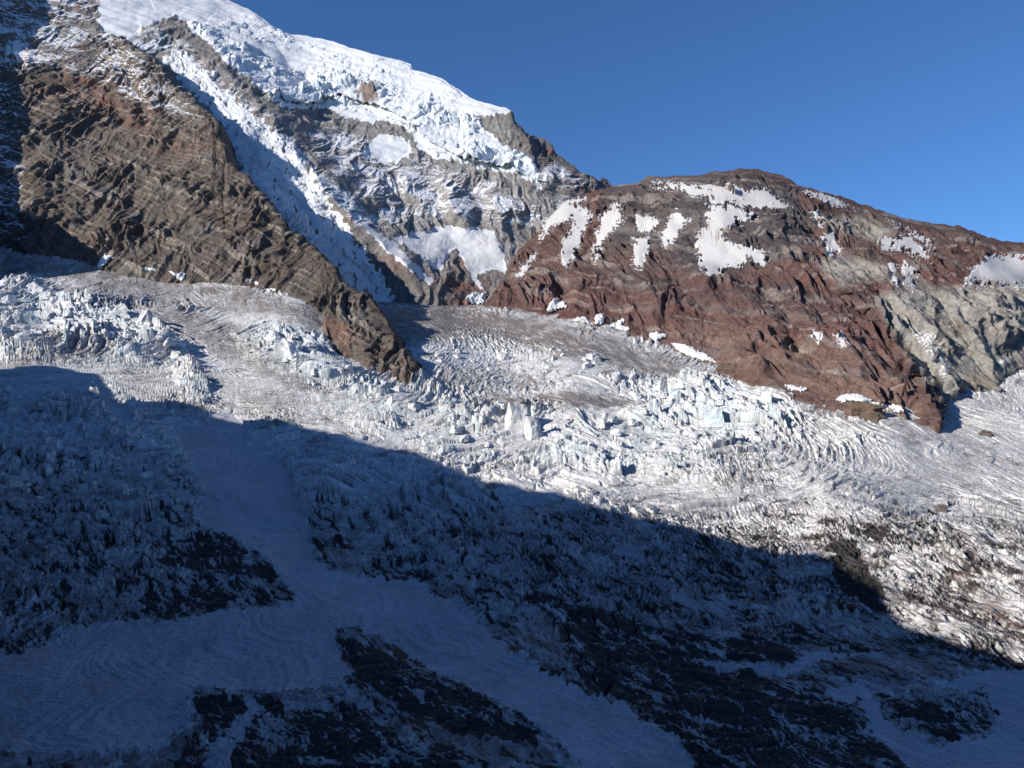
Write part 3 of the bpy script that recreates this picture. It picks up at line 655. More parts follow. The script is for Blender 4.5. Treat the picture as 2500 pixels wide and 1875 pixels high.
SPUR_PX, SPUR_PY = proj(P); SPUR_PY[:nbk] = -999
# ------------------------------------------------------------------ the glacier
xs = np.concatenate([np.arange(-460, -120, 9.), columns(-120, 2660, 1.75), np.arange(2668, 3100, 9.)])
TOPL = [p for p in FOOT if p[0] < 2050] + [(2090, 975), (2160, 968), (2220, 955), (2275, 938), (2330, 926), (2400, 915), (2440, 905), (2500, 885), (2800, 850)]
tx_, ty_ = map(np.array, zip(*TOPL))
gtop = lambda x: np.interp(x, tx_, ty_) - 1
gbot = lambda x: 0 * x + 2010.
# rows closer together where the ice is seen at a grazing angle
NR = 1500
tt = np.linspace(0, 1, 4000)
dens = 1.0 + 1.4 * np.exp(-((tt - .12) / .22) ** 2)
cum = np.concatenate([[0], np.cumsum(.5 * (dens[1:] + dens[:-1]))]); cum /= cum[-1]
vv = np.interp(np.linspace(0, 1, NR), cum, tt)
t_, b_ = gtop(xs), gbot(xs)
PY = t_[None] + (b_ - t_)[None] * vv[:, None]; PX = np.repeat(xs[None], NR, 0)
Y = GL(PX, PY)
wob = n2(PX / 60., PY / 40., 577) * 14; wob2 = n2(PX / 22., PY / 18., 578) * 6
# crests (tops of walls and swells): the ground falls on their + side (towards the viewer) and flattens behind
for ln, A, wb, wf in [
        ([(780, 985), (900, 985), (1100, 1000), (1200, 1010), (1330, 1010), (1480, 1005), (1700, 1000)], 30, 60, 55),
        ([(1500, 925), (1600, 925), (1750, 935), (1850, 975)], 14, 30, 35),
        ([(150, 725), (260, 745), (350, 790), (400, 830), (500, 950)], 25, 50, 50), ([(0, 690), (60, 690), (150, 725)], 25, 40, 60),
        ([(560, 815), (700, 850), (820, 890), (1000, 935)], 14, 40, 40),
        ([(1900, 1225), (2000, 1225), (2130, 1250), (2230, 1285), (2330, 1290), (2500, 1310)], 45, 90, 110),
        ([(1560, 1130), (1700, 1160), (1850, 1190)], 25, 70, 60), ([(900, 1110), (1100, 1160), (1300, 1210), (1500, 1230)], 25, 60, 90),
        ([(1100, 1330), (1300, 1310), (1500, 1320), (1650, 1370), (1800, 1400)], 30, 80, 110), ([(0, 1000), (150, 1000), (300, 1050), (420, 1150)], 25, 70, 90),
        ([(1130, 1420), (1300, 1390), (1450, 1370)], 15, 50, 50), ([(480, 1300), (560, 1310), (660, 1370), (720, 1425)], 14, 70, 40), ([(2100, 1040), (2300, 1080), (2500, 1110)], 10, 60, 50),
        ([(2200, 1190), (2350, 1170), (2500, 1180)], 12, 50, 40), ([(1850, 1430), (2050, 1440), (2250, 1520), (2500, 1620)], 26, 90, 120)]:
    Y -= ridge(PX + wob, PY + wob * .6 + wob2, ln, A * 1.15, wb, wf, .25, 1.2)
P0 = unproj(PX, PY, Y)
# ground that carries on under the rock
ext = []
for i in range(1, 9):
    r = P0[0].copy(); r[:, 1] += 4.0 * i * i; r[:, 2] -= 3.0 * i * i * .5; ext.append(r)
P0 = np.concatenate([np.stack(ext[::-1], 0), P0], 0)
PXg, PYg = padrows(PX, 8, 0), padrows(PY, 8, 0)
X_, Y_ = P0[..., 0], P0[..., 1]
wx = n2(PXg / 24., PYg / 16., 501) * 12 + n2(PXg / 8., PYg / 6., 503) * 5; wy = n2(PXg / 26., PYg / 14., 502) * 9 + n2(PXg / 8., PYg / 5., 504) * 4
def zone(*polys): return samp(raster(list(polys)), PXg + wx, PYg + wy)
SNOWS = [[(505, 1008), (585, 1008), (612, 1085), (625, 1110), (700, 1120), (712, 1180), (735, 1230), (752, 1300), (770, 1360), (820, 1408), (930, 1412), (1030, 1428), (1060, 1462), (1130, 1488), (1180, 1530), (1235, 1570), (1245, 1600), (1310, 1625), (1380, 1670), (1400, 1690), (1540, 1735), (1570, 1770), (1650, 1800), (1685, 1880), (1700, 1960), (1460, 1960), (1390, 1850), (1330, 1790), (1250, 1740),
          (1160, 1690), (1060, 1625), (960, 1560), (850, 1530), (815, 1545), (830, 1600), (850, 1640), (830, 1660), (760, 1680), (640, 1690), (560, 1680), (450, 1692), (470, 1730), (450, 1790), (410, 1840), (250, 1862), (0, 1850), (-200, 1850), (-200, 1620), (60, 1590), (200, 1530), (300, 1512), (420, 1522), (560, 1500), (700, 1492), (730, 1470), (690, 1420), (640, 1360), (560, 1300), (478, 1275),
          (495, 1220), (480, 1150), (440, 1100), (420, 1045), (480, 1040)],
         [(2095, 1690), (2130, 1700), (2150, 1760), (2210, 1800), (2290, 1830), (2420, 1810), (2440, 1760), (2410, 1700), (2340, 1690), (2270, 1700), (2420, 1640), (2560, 1640), (2700, 1700), (2700, 1990), (2300, 1990), (2200, 1860), (2130, 1800)],
         [(2010, 1690), (2110, 1682), (2105, 1700), (2080, 1725), (2030, 1715)], [(1680, 1615), (1760, 1622), (1830, 1625), (1910, 1640), (1960, 1610), (2020, 1605), (2120, 1612), (2000, 1622), (1930, 1655), (1830, 1645), (1740, 1640)],
         [(1500, 1350), (1580, 1345), (1560, 1375), (1500, 1372)], [(230, 940), (280, 960), (330, 1030), (300, 1045), (250, 1000)],
         [(560, 1860), (600, 1800), (640, 1730), (610, 1700), (600, 1740), (540, 1820), (500, 1880), (520, 1960), (560, 1960)], [(640, 1740), (655, 1760), (650, 1830), (640, 1830)]]
snowz = samp(raster([(1., 3.5, s_) for s_ in SNOWS]), PXg + wx + 9 * n2(PXg / 11. , PYg / 4., 505) + 12 * n2(PXg / 38. + PYg / 60., PYg / 22., 506), PYg + wy + 5 * n2(PXg / 14., PYg / 7., 507))
strong = zone((1., 14, [(-120, 680), (60, 690), (150, 715), (280, 745), (360, 780), (430, 830), (500, 930), (530, 985), (470, 985), (400, 900), (300, 890), (170, 890), (0, 880), (-120, 850)]),
              (.9, 14, [(560, 815), (640, 800), (720, 800), (800, 850), (900, 895), (1030, 930), (1120, 978), (1050, 990), (930, 985), (800, 980), (700, 930), (600, 870)]),
              (1., 18, [(780, 1000), (900, 985), (1200, 1000), (1480, 1010), (1720, 1010), (1900, 1040), (2000, 1080), (1900, 1130), (1800, 1160), (1600, 1170), (1400, 1150), (1100, 1120), (900, 1070)]),
              (.12, 18, [(1050, 860), (1180, 830), (1350, 840), (1500, 900), (1400, 940), (1100, 945), (1010, 900)]),
              (1., 12, [(1490, 930), (1560, 915), (1700, 925), (1850, 965), (1980, 1030), (1850, 1060), (1700, 1000), (1550, 980)]),
              (.5, 18, [(1950, 1060), (2100, 1060), (2200, 1090), (2120, 1130), (1980, 1110)]),
              (.45, 30, [(-120, 930), (200, 930), (400, 1060), (470, 1250), (300, 1330), (-120, 1330)]), (.6, 40, [(640, 1080), (900, 1130), (1300, 1250), (1300, 1450), (1000, 1400), (760, 1250)]))
flute = zone((1., 40, [(1300, 1260), (1500, 1300), (1700, 1280), (1900, 1240), (2200, 1280), (2560, 1300), (2700, 1700), (2500, 1650), (2200, 1560), (1900, 1560), (1500, 1500), (1300, 1440), (1050, 1330)]), (.7, 30, [(1700, 1060), (1900, 1130), (1950, 1180), (1750, 1200), (1600, 1130)]))
smooth = zone((.9, 14, [(900, 800), (1050, 800), (1130, 850), (1050, 900), (1005, 900), (960, 850)]), (.75, 20, [(1000, 850), (1150, 825), (1400, 840), (1500, 900), (1400, 940), (1100, 950), (1000, 905)]), (1., 25, [(900, 735), (1100, 740), (1300, 770), (1500, 830), (1700, 900), (1640, 915), (1450, 880), (1300, 840), (1150, 815), (900, 830)]), (.9, 18, [(1130, 975), (1400, 950), (1650, 985), (1700, 1000), (1400, 1005), (1200, 1000)]),
              (.9, 25, [(-120, 595), (230, 650), (600, 700), (780, 760), (800, 840), (640, 790), (400, 730), (250, 715), (100, 680), (-120, 670)]), (.7, 30, [(420, 830), (560, 850), (700, 940), (880, 985), (760, 1030), (560, 1000), (480, 900)]),
              (.85, 30, [(2200, 1040), (2700, 900), (2700, 1220), (2300, 1200), (1950, 1180), (2050, 1120)]), (.6, 25, [(-120, 880), (200, 895), (300, 940), (200, 960), (-120, 950)]))
base = (1 - snowz) * (1 - .9 * smooth)
amp = base * (.42 + .75 * strong)
# broken ice in three sizes; each block has its own height and tilt, with open cracks between
qx = X_ + n2(X_ / 130., Y_ / 130., 510) * 45; qy = Y_ + n2(X_ / 130., Y_ / 130., 511) * 45
up = sstep(1750, 2050, Y_) * sstep(200, -500, X_)            # the left branch is cut lengthwise
ang = .35 - 1.15 * up + .5 * n2(X_ / 500., Y_ / 500., 512)
ca, sa = np.cos(ang), np.sin(ang)
ax_ = qx * ca + qy * sa; ay_ = -qx * sa + qy * ca
Z = np.zeros(X_.shape, f32); crack = np.ones(X_.shape, f32); fresh = np.zeros(X_.shape, f32)
for L1, L2, A, sd in [(48., 33., 21., 520), (21., 15., 5.5, 530), (8., 6.5, 2.2, 540)]:
    F1, F2, r1, r2, r3, ox, oy = cells(ax_ / L1, ay_ / L2, sd)
    ck = sstep(.0, .09 if A > 15 else .13 if A > 5 else .25, F2 - F1)
    h = (.1 + r1 ** 1.6 * 1.15 + ox * (r2 - .5) * 1.5 + oy * (r3 - .4) * 1.3)
    if A > 15: h = h * sstep(800, 1350, Y_)
    Z += A * h * ck; crack = np.minimum(crack, .35 + .65 * ck); 
    if A > 15: blk = r1
Z *= amp * (.42 + .75 * sstep(-.35, .3, n2(X_ / 170., Y_ / 170., 545)))
# fluted walls and runnels on the steep right-hand ice
fx = X_ + .35 * Y_ + n2(X_ / 60., Y_ / 60., 550) * 20
fl = (1 - 2 * np.abs(n2(fx / 11., Y_ / 70., 551))) + .6 * (1 - 2 * np.abs(n2(fx / 4.5, Y_ / 30., 552)))
Z = Z * (1 - .6 * flute) + flute * base * (5.5 * fl + 7 * fbm2(X_, Y_, 70., 3, 553, .5, True))
near_dark = samp(raster([(1., 20, [(330, 1290), (560, 1300), (720, 1430), (560, 1500), (320, 1510)]), (1., 20, [(815, 1550), (1000, 1600), (1330, 1790), (1320, 1850), (900, 1680)]), (1., 20, [(440, 1690), (820, 1730), (1250, 1960), (380, 1960)]), (1., 30, [(1250, 1450), (1900, 1570), (2280, 1960), (1720, 1960), (1350, 1530)]), (1., 20, [(2150, 1700), (2430, 1700), (2350, 1815), (2240, 1800)])]), PXg, PYg)
# swells, long crevasses and sun cups on the smooth ice
sw = fbm2(X_, Y_, 260., 3, 560) * 12
cxx = (ax_ * .25 + n2(X_ / 90., Y_ / 90., 561) * 14); crv = n2(ax_ / 170., ay_ / 13., 562)
gap = sstep(.50, .66, crv) * sstep(-.1, .25, n2(X_ / 160., Y_ / 160., 563))
Z += sw + .9 * fbm2(X_, Y_, 30., 4, 564) * (1 - snowz * .6)
Z -= 6 * gap * (1 - snowz) * (.15 + .6 * smooth)
q3 = cells(ax_ / 26., ay_ / 9., 575); Z += smooth * 1.0 * (q3[2] - .5) * sstep(0, .12, q3[1] - q3[0])
q4 = cells(ax_ / 120. + n2(X_ / 60., Y_ / 60., 576) * .25, ay_ / 19. + n2(X_ / 70., Y_ / 70., 577) * .5, 578)
slot = (1 - sstep(.02, .13, q4[1] - q4[0])) * sstep(-.15, .25, n2(X_ / 210., Y_ / 210., 579)) * (1 - snowz)
Z -= 6.5 * slot * (.35 + .65 * base); Z += 3.0 * (q4[2] - .5 + q4[6] * 1.2) * (1 - snowz) * base * (1 - slot)
cup = n2(X_ / 7., Y_ / 4., 565) + .6 * n2(X_ / 3.5, Y_ / 2.5, 566)
Z += smooth * 1.1 * cup + (1 - snowz) * .9 * fbm2(X_, Y_, 9., 3, 567, .6, True)
runnel = n2((X_ + .5 * Y_) / 8., (Y_ - .5 * X_) / 70., 568)
runnel = n2((X_ + .5 * Y_ + n2(X_ / 80., Y_ / 80., 571) * 40) / 11., (Y_ - .5 * X_) / 60., 568) * sstep(-.4, .4, n2(X_ / 90., Y_ / 90., 572))
Z += near_dark * 3.2 * fbm2(X_, Y_, 16., 4, 573, .6, True)
Z += snowz * (1.7 * runnel + 3 * fbm2(X_, Y_, 60., 3, 569) + .6 * cup * sstep(1600, 900, Y_) + 1.2 * fbm2(X_, Y_, 14., 4, 574, .6) + 2)
edge = np.minimum(1, (PYg - gtop(PXg)) / 8.); Z = Z * np.clip(edge, .1, 1)
P = P0.copy(); P[..., 2] += Z
kx = n2(X_ / 18., Y_ / 18., 570) * 4 * amp; P[..., 0] += kx
Nn = normals(P); nz = Nn[..., 2]
low = np.clip((blur(P[..., 2:3], 9)[..., 0] - P[..., 2]) / 9., -1, 1)          # hollows gather grit
# colours
PXq, PYq = proj(P)
wx = n2(PXq / 24., PYq / 16., 501) * 10 + n2(PXq / 8., PYq / 6., 503) * 5; wy = n2(PXq / 26., PYq / 14., 502) * 7 + n2(PXq / 8., PYq / 5., 504) * 4
PXg0, PYg0 = PXg, PYg; PXg, PYg = PXq, PYq
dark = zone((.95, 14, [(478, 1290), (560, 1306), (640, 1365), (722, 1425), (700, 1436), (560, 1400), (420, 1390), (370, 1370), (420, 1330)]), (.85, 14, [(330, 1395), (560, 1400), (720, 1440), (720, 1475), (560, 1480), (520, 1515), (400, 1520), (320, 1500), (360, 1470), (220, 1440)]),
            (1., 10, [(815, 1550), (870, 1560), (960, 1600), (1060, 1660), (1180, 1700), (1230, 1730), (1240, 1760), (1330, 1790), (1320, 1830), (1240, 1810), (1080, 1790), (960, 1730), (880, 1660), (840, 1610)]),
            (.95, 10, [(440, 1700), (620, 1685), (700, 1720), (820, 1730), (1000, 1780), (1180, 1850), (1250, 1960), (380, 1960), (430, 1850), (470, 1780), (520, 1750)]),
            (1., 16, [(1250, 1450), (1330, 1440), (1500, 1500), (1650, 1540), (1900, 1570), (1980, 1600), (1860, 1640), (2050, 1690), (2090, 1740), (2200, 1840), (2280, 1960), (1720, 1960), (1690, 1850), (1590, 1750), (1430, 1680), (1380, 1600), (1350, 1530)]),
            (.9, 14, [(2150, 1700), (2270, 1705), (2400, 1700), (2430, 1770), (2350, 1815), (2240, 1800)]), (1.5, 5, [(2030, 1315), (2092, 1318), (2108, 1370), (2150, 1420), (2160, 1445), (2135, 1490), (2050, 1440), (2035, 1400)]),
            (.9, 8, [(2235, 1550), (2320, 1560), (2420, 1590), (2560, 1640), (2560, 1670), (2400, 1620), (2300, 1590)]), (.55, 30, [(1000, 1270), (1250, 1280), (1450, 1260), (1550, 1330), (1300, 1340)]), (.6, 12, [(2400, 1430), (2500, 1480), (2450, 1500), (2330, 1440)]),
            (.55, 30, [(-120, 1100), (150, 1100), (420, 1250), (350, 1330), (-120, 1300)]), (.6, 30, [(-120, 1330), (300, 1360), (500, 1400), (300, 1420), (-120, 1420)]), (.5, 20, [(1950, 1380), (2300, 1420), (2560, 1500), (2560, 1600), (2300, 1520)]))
dirt = zone((1., 30, [(860, 730), (1200, 745), (1500, 840), (1760, 920), (1640, 930), (1400, 880), (1150, 830), (950, 850)]), (1., 12, [(1130, 975), (1400, 955), (1660, 985), (1400, 1003), (1200, 995)]), (.9, 20, [(120, 690), (400, 720), (560, 790), (720, 900), (880, 980), (700, 950), (500, 860), (350, 770), (200, 730)]),
            (.95, 20, [(300, 665), (600, 690), (780, 750), (800, 830), (600, 750), (400, 700)]), (.7, 30, [(1000, 880), (1300, 900), (1450, 950), (1100, 970)]), (.5, 50, [(1700, 1000), (2700, 900), (2700, 1300), (2000, 1220)]), (.6, 40, [(1700, 1250), (2700, 1330), (2700, 1600), (2000, 1420)]),
            (.8, 20, [(100, 800), (250, 800), (300, 880), (150, 890), (0, 900)]), (.8, 16, [(300, 940), (560, 980), (640, 950), (780, 1030), (600, 1050), (400, 1000)]), (1., 20, [(0, 600), (230, 640), (450, 690), (200, 690), (0, 670)]))
dirt = np.maximum(dirt, .25 * (1 - snowz))
v1 = fbm2(X_, Y_, 90., 5, 580, .6); v2 = fbm2(X_ + Y_ * .4, Y_ * .4, 22., 4, 581, .65)
vein = np.maximum(1 - np.abs(n2(qx / 13., qy / 9., 582)) * 7, 0) + .8 * np.maximum(1 - np.abs(n2(qx / 5., qy / 5., 583)) * 4, 0)
fvein = np.maximum(1 - np.abs(n2(fx / 6.5, Y_ / 30. + P0[..., 2] / 20., 584)) * 4.5, 0) + np.maximum(1 - np.abs(n2(fx / 3., Y_ / 14. + P0[..., 2] / 10., 585)) * 3, 0) * .9
c_ice = rgb(.74, .745, .745); c_blu = rgb(.50, .61, .66); c_dirt = rgb(.175, .152, .14); c_blk = rgb(.028, .025, .023); c_sn = rgb(.44, .45, .48)
flat = sstep(.62, .93, nz)
Col = lerp(c_ice + 0 * P0, c_blu + 0 * P0, np.clip((1 - flat) * sstep(-.1, .5, v1 + .4 * (blk - .4)) * strong * .8, 0, 1))
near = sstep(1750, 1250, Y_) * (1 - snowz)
ash = sstep(.12, .5, n2((X_ + .6 * Y_) / 170., (Y_ - .6 * X_) / 38., 593) + .5 * n2((X_ + .6 * Y_) / 60., (Y_ - .6 * X_) / 14., 594)) * .75
dirt = np.maximum(dirt, ash * (1 - .5 * strong))
dirt = np.maximum(dirt, .9 * sstep(26, 2, (PYg - foot(PXg)) + 9 * v2))
film = np.clip(np.maximum(dirt, .8 * near) * (.45 + .65 * flat) * (1 + 1.1 * v2) + .22 * low + .5 * (v1) * flat * dirt, 0, 1) * (1 - snowz)
grit = zone((1., 14, [(240, 652), (420, 692), (600, 700), (780, 760), (797, 805), (700, 772), (560, 768), (420, 738), (300, 718), (200, 700), (120, 660)]), (1., 16, [(930, 738), (1130, 745), (1330, 770), (1500, 815), (1720, 895), (1640, 908), (1450, 872), (1250, 832), (1050, 806), (900, 800)]),
            (.95, 9, [(1130, 972), (1400, 952), (1660, 983), (1400, 1001), (1200, 998)]), (.75, 16, [(340, 748), (430, 740), (620, 800), (720, 895), (760, 955), (600, 905), (480, 835), (400, 790)]), (.6, 20, [(480, 900), (620, 930), (800, 985), (700, 1010), (560, 985)]))
film = np.maximum(film, grit * np.clip(.72 + .5 * v2 + .35 * v1, .25, 1) * (1 - snowz) * (1 - .5 * strong))
Col = lerp(Col, c_dirt + 0 * P0, np.clip(film, 0, .95))
lines = np.clip(.5 * slot * sstep(-.2, .3, v1 + v2) + vein * (1 - flute) * .6 * (.3 + dirt) + fvein * flute * 1.25 * sstep(-.45, .35, v1), 0, 1) * (1 - snowz) * base
Col = lerp(Col, rgb(.10, .08, .07) + 0 * P0, np.clip(lines, 0, .85))
al_ = (X_ - Y_) * .7071 + n2(X_ / 70., Y_ / 70., 586) * 30; ac_ = (X_ + Y_) * .7071 + n2(X_ / 60., Y_ / 60., 587) * 14
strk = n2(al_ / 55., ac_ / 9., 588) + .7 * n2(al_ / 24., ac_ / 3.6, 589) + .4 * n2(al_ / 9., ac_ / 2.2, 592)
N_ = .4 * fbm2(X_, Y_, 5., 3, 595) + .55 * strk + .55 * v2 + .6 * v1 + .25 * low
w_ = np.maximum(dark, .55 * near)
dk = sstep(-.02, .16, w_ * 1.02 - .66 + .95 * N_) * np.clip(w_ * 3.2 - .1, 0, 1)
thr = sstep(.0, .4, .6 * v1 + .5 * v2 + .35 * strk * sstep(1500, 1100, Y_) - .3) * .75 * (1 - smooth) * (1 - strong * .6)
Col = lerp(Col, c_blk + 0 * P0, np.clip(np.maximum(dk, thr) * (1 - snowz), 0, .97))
spots = sstep(.45, .7, n2(X_ / 9., Y_ / 9., 590)) * sstep(0, .4, n2(X_ / 60., Y_ / 60., 591))
sc_ = lerp(c_sn + 0 * P0, rgb(.36, .36, .38) + 0 * P0, np.clip(.25 + v1 * 1.1 + runnel * .8 + .5 * np.maximum(strk, 0) * sstep(-.1, .4, v1) + spots * .5, 0, 1))  # runnel tone painted in to strengthen weak relief shading; streaks and spots are debris
Col = lerp(Col, sc_, snowz)
redd = zone((1., 12, [(2300, 1420), (2380, 1380), (2400, 1390), (2330, 1430)]), (.8, 25, [(2350, 1430), (2500, 1500), (2500, 1560), (2380, 1480)])) * sstep(0, .3, v2 + .2)
Col = lerp(Col, rgb(.13, .075, .06) + 0 * P0, redd * .8)
Col = np.clip(Col, .02, .85)
g_root = tag(empty('glacier', (0, 1500, -150)), 'broken dirty white glacier with crevasses filling the valley and the foreground', 'glacier', kind='structure')
bpy.context.view_layer.update()
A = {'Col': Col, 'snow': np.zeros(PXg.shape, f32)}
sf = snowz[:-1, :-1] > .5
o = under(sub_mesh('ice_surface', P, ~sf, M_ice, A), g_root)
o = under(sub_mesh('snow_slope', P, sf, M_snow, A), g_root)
GP, GPX, GPY, GN = P, PXg, PYg, Nn
PYt, PXt = gtop(xs), xs
def on_glacier(px, py):
    i = int(np.argmin(np.abs(xs - px))); j = 8 + int(np.argmin(np.abs(PYg0[8:, i] - py)))
    return GP[j, i]
print('glacier', time.time() - T0)

# ------------------------------------------------------------------ the mountainside that keeps the foreground in shade (beyond the left edge and behind)
SH = [(-420, 870), (-150, 890), (0, 905), (170, 895), (250, 915), (320, 985), (500, 1000), (600, 1032), (690, 1032), (800, 1058), (870, 1068), (1040, 1112), (1180, 1190), (1300, 1205), (1430, 1238), (1500, 1262), (1650, 1300), (1850, 1352), (2030, 1372), (2110, 1435), (2230, 1512), (2320, 1562), (2400, 1592), (2500, 1632), (2700, 1740), (3000, 1900)]
def shadow_ridge(name, edge, surf, tdist, away, label):
    E = np.array(edge, float)
    t = np.linspace(0, 1, 220); k = np.linspace(0, 1, len(E))
    ex = np.interp(t, k, E[:, 0]); ey = np.interp(t, k, E[:, 1]) 
    S = surf(ex, ey)
    Cr = S + SUND[None] * np.interp(t, np.linspace(0, 1, len(tdist)), tdist)[:, None]
    Cr[:, 2] += fbm2(np.arange(220.), np.arange(220.) * .3, 30., 5, 905, .7) * 48
    rows = []
    aw = np.array(away, float)
    for s in np.concatenate([-np.linspace(1, 0, 14, endpoint=False) ** 1.5 * 900, [0], np.linspace(0, 1, 15)[1:] ** 1.5 * 1500]):
        q = Cr.copy(); a = abs(s)
        if s < 0: q = q - aw * a * .18; q[:, 2] -= a * 1.5
        else: q = q + aw * a; q[:, 2] -= a * .8
        rows.append(q)
    G = np.stack(rows, 0)
    G[..., 2] = np.maximum(G[..., 2], -1400)
    n = fbm3(G[..., 0], G[..., 1], G[..., 2], 150., 4, 900) * 22
    wgt = np.abs(np.arange(len(rows)) - 14)[:, None] / 6.; G[..., 2] -= np.abs(n) * np.clip(wgt, 0, 1)
    sh = G.shape
    A = {'Col': np.repeat(rgb(.13, .10, .09)[None], sh[0] * sh[1], 0).reshape(sh), 'snow': np.zeros(sh[:2], f32)}
    o = sub_mesh(name, G, np.ones((sh[0] - 1, sh[1] - 1), bool), M_rock, A)
    return tag(o, label, 'ridge', kind='structure')
shadow_ridge('ridge', SH, lambda a, b: unproj(a, b, GL(a, b)), [420, 900, 1300, 1500, 1500, 1450], (-.9, -.35, 0), 'dark rock ridge left of the glacier, shading the lower ice')
SH2 = [(90, -300), (115, -120), (140, 40), (85, 140), (75, 190), (95, 260), (80, 330), (60, 420), (62, 520), (120, 548), (190, 575), (235, 615), (300, 650)]  # shadow edge at the left; the unseen buttress crest is shaped to cast it
# the slope the photographer stands on: it falls away under the camera; the unseen rise behind is added to darken the foreground
gx, gy = np.meshgrid(np.linspace(-700, 3200, 150), np.linspace(-2600, 560, 130)[::-1])
gz = np.where(gy > -6, -2.2 - .60 * np.maximum(gy, 0), -2.2 + .62 * (-6 - gy)) + fbm2(gx, gy, 160., 4, 901) * np.clip((np.hypot(gx, gy) - 15) / 260., 0, 1) * 34 * (gy < 0) - (gy > 150) * 20
gz -= np.clip((gx - 900) / 1500, 0, 1) * np.clip(-gy / 800, 0, 1) * 300; gz[0] -= 60
G_ = np.stack([gx, gy, gz], -1)
tag(sub_mesh('shade_hillside', G_, np.ones((129, 149), bool), M_rock, {'Col': .12 + 0 * G_, 'snow': 0 * gx}), 'unseen scree slope under the viewpoint, its rise behind added to darken the foreground', 'shade_hillside', kind='structure')
shadow_ridge('shade_buttress', SH2, lambda a, b: unproj(a, b, np.where(b < 128, MT(a, b), ST(a, np.maximum(b, 128)))), [700, 600, 520, 460, 420], (-1., .1, 0), 'unseen steep rock buttress left of the dark spur, shaped to shade its left edge')

# ------------------------------------------------------------------ things on the ice and along its edge: ice towers, banks of broken ice, rocks
def nearest(P, px, py, x0, dx, lo):
    i = int(np.clip(round((px - x0) / dx), 0, P.shape[1] - 1)); a, b = max(0, i - 12), min(P.shape[1], i + 13)
    qx, qy = proj(P[lo:, a:b]); k = np.argmin((qx - px) ** 2 + (qy - py) ** 2)
    return P[lo:, a:b].reshape(-1, 3)[k]
def lump(name, at, w_, h_, d_, seed, mat, cols, cuts=9, rot=None, n=9, taper=.3, rough=.07, sink=.22):
    """a block of ice or rock broken off along flat faces"""
    r = np.random.RandomState(seed); t = np.linspace(-1, 1, n); a, b = np.meshgrid(t, t); o = np.ones_like(a)
    V = []; F = []
    for ax in range(3):
        for sg in (-1, 1):
            q = [None] * 3; q[ax] = o * sg; q[(ax + 1) % 3] = a if sg > 0 else -a; q[(ax + 2) % 3] = b
            F.append(grid_faces(n, n)[:, ::-1] + len(V) * n * n); V.append(np.stack(q, -1).reshape(-1, 3))
    V = np.concatenate(V); F = np.concatenate(F)
    up = (V[:, 2:] + 1) / 2
    V[:, :2] *= 1 - taper * up * (.6 + .8 * r.rand(1, 2)) + .0
    V[:, :1] += up * (r.rand() - .5) * .35
    for k in range(cuts):
        m = r.randn(3); m[2] = abs(m[2]) * (.9 if k % 2 else .25); m /= np.linalg.norm(m); c = .55 + .42 * r.rand()
        e = V @ m - c; V = V - np.maximum(e, 0)[:, None] * m
    q = V * 2.2 + seed * 3.1
    V = V + rough * np.stack([n3(q[:, 0], q[:, 1], q[:, 2], 1), n3(q[:, 0], q[:, 1], q[:, 2], 2), n3(q[:, 0], q[:, 1], q[:, 2], 3)], 1) * 2.2
    q = V * 6 + seed; V = V + rough * .5 * n3(q[:, 0], q[:, 1], q[:, 2], 4)[:, None]
    V = V * np.array([w_ / 2, d_ / 2, h_ / 2]) + np.array([0, 0, h_ / 2 - sink * h_])
    g = r.rand() * 6.28 if rot is None else rot
    V = V @ np.array([[math.cos(g), math.sin(g), 0], [-math.sin(g), math.cos(g), 0], [0, 0, 1]])
    st = np.maximum(1 - np.abs(n2(V[:, 0] / (w_ * .09 + .5) + seed, V[:, 2] / (h_ * .6), 5)) * 3.2, 0) * .6
    top = sstep(.55, .95, (V[:, 2] / h_ + sink)) * .25
    Cl = lerp(np.repeat(rgb(*cols[0])[None], len(V), 0), np.repeat(rgb(*cols[1])[None], len(V), 0), np.clip(st * .6 + top + .25 * n3(V[:, 0] / 9., V[:, 1] / 9., V[:, 2] / 9., 6), 0, 1).astype(f32))
    ob = mesh_obj(name, V, F, mat, {'Col': Cl, 'snow': np.zeros(len(V), f32)}, None, False)
    ob.location = at; return ob
ICE = ((.66, .68, .69), (.27, .25, .24)); CLEAN = ((.74, .76, .78), (.5, .5, .5)); BLUE = ((.58, .68, .72), (.4, .42, .43)); BROWN = ((.16, .115, .085), (.08, .06, .05)); DARK = ((.08, .07, .065), (.04, .035, .03)); GREYROCK = ((.14, .12, .11), (.07, .06, .055))
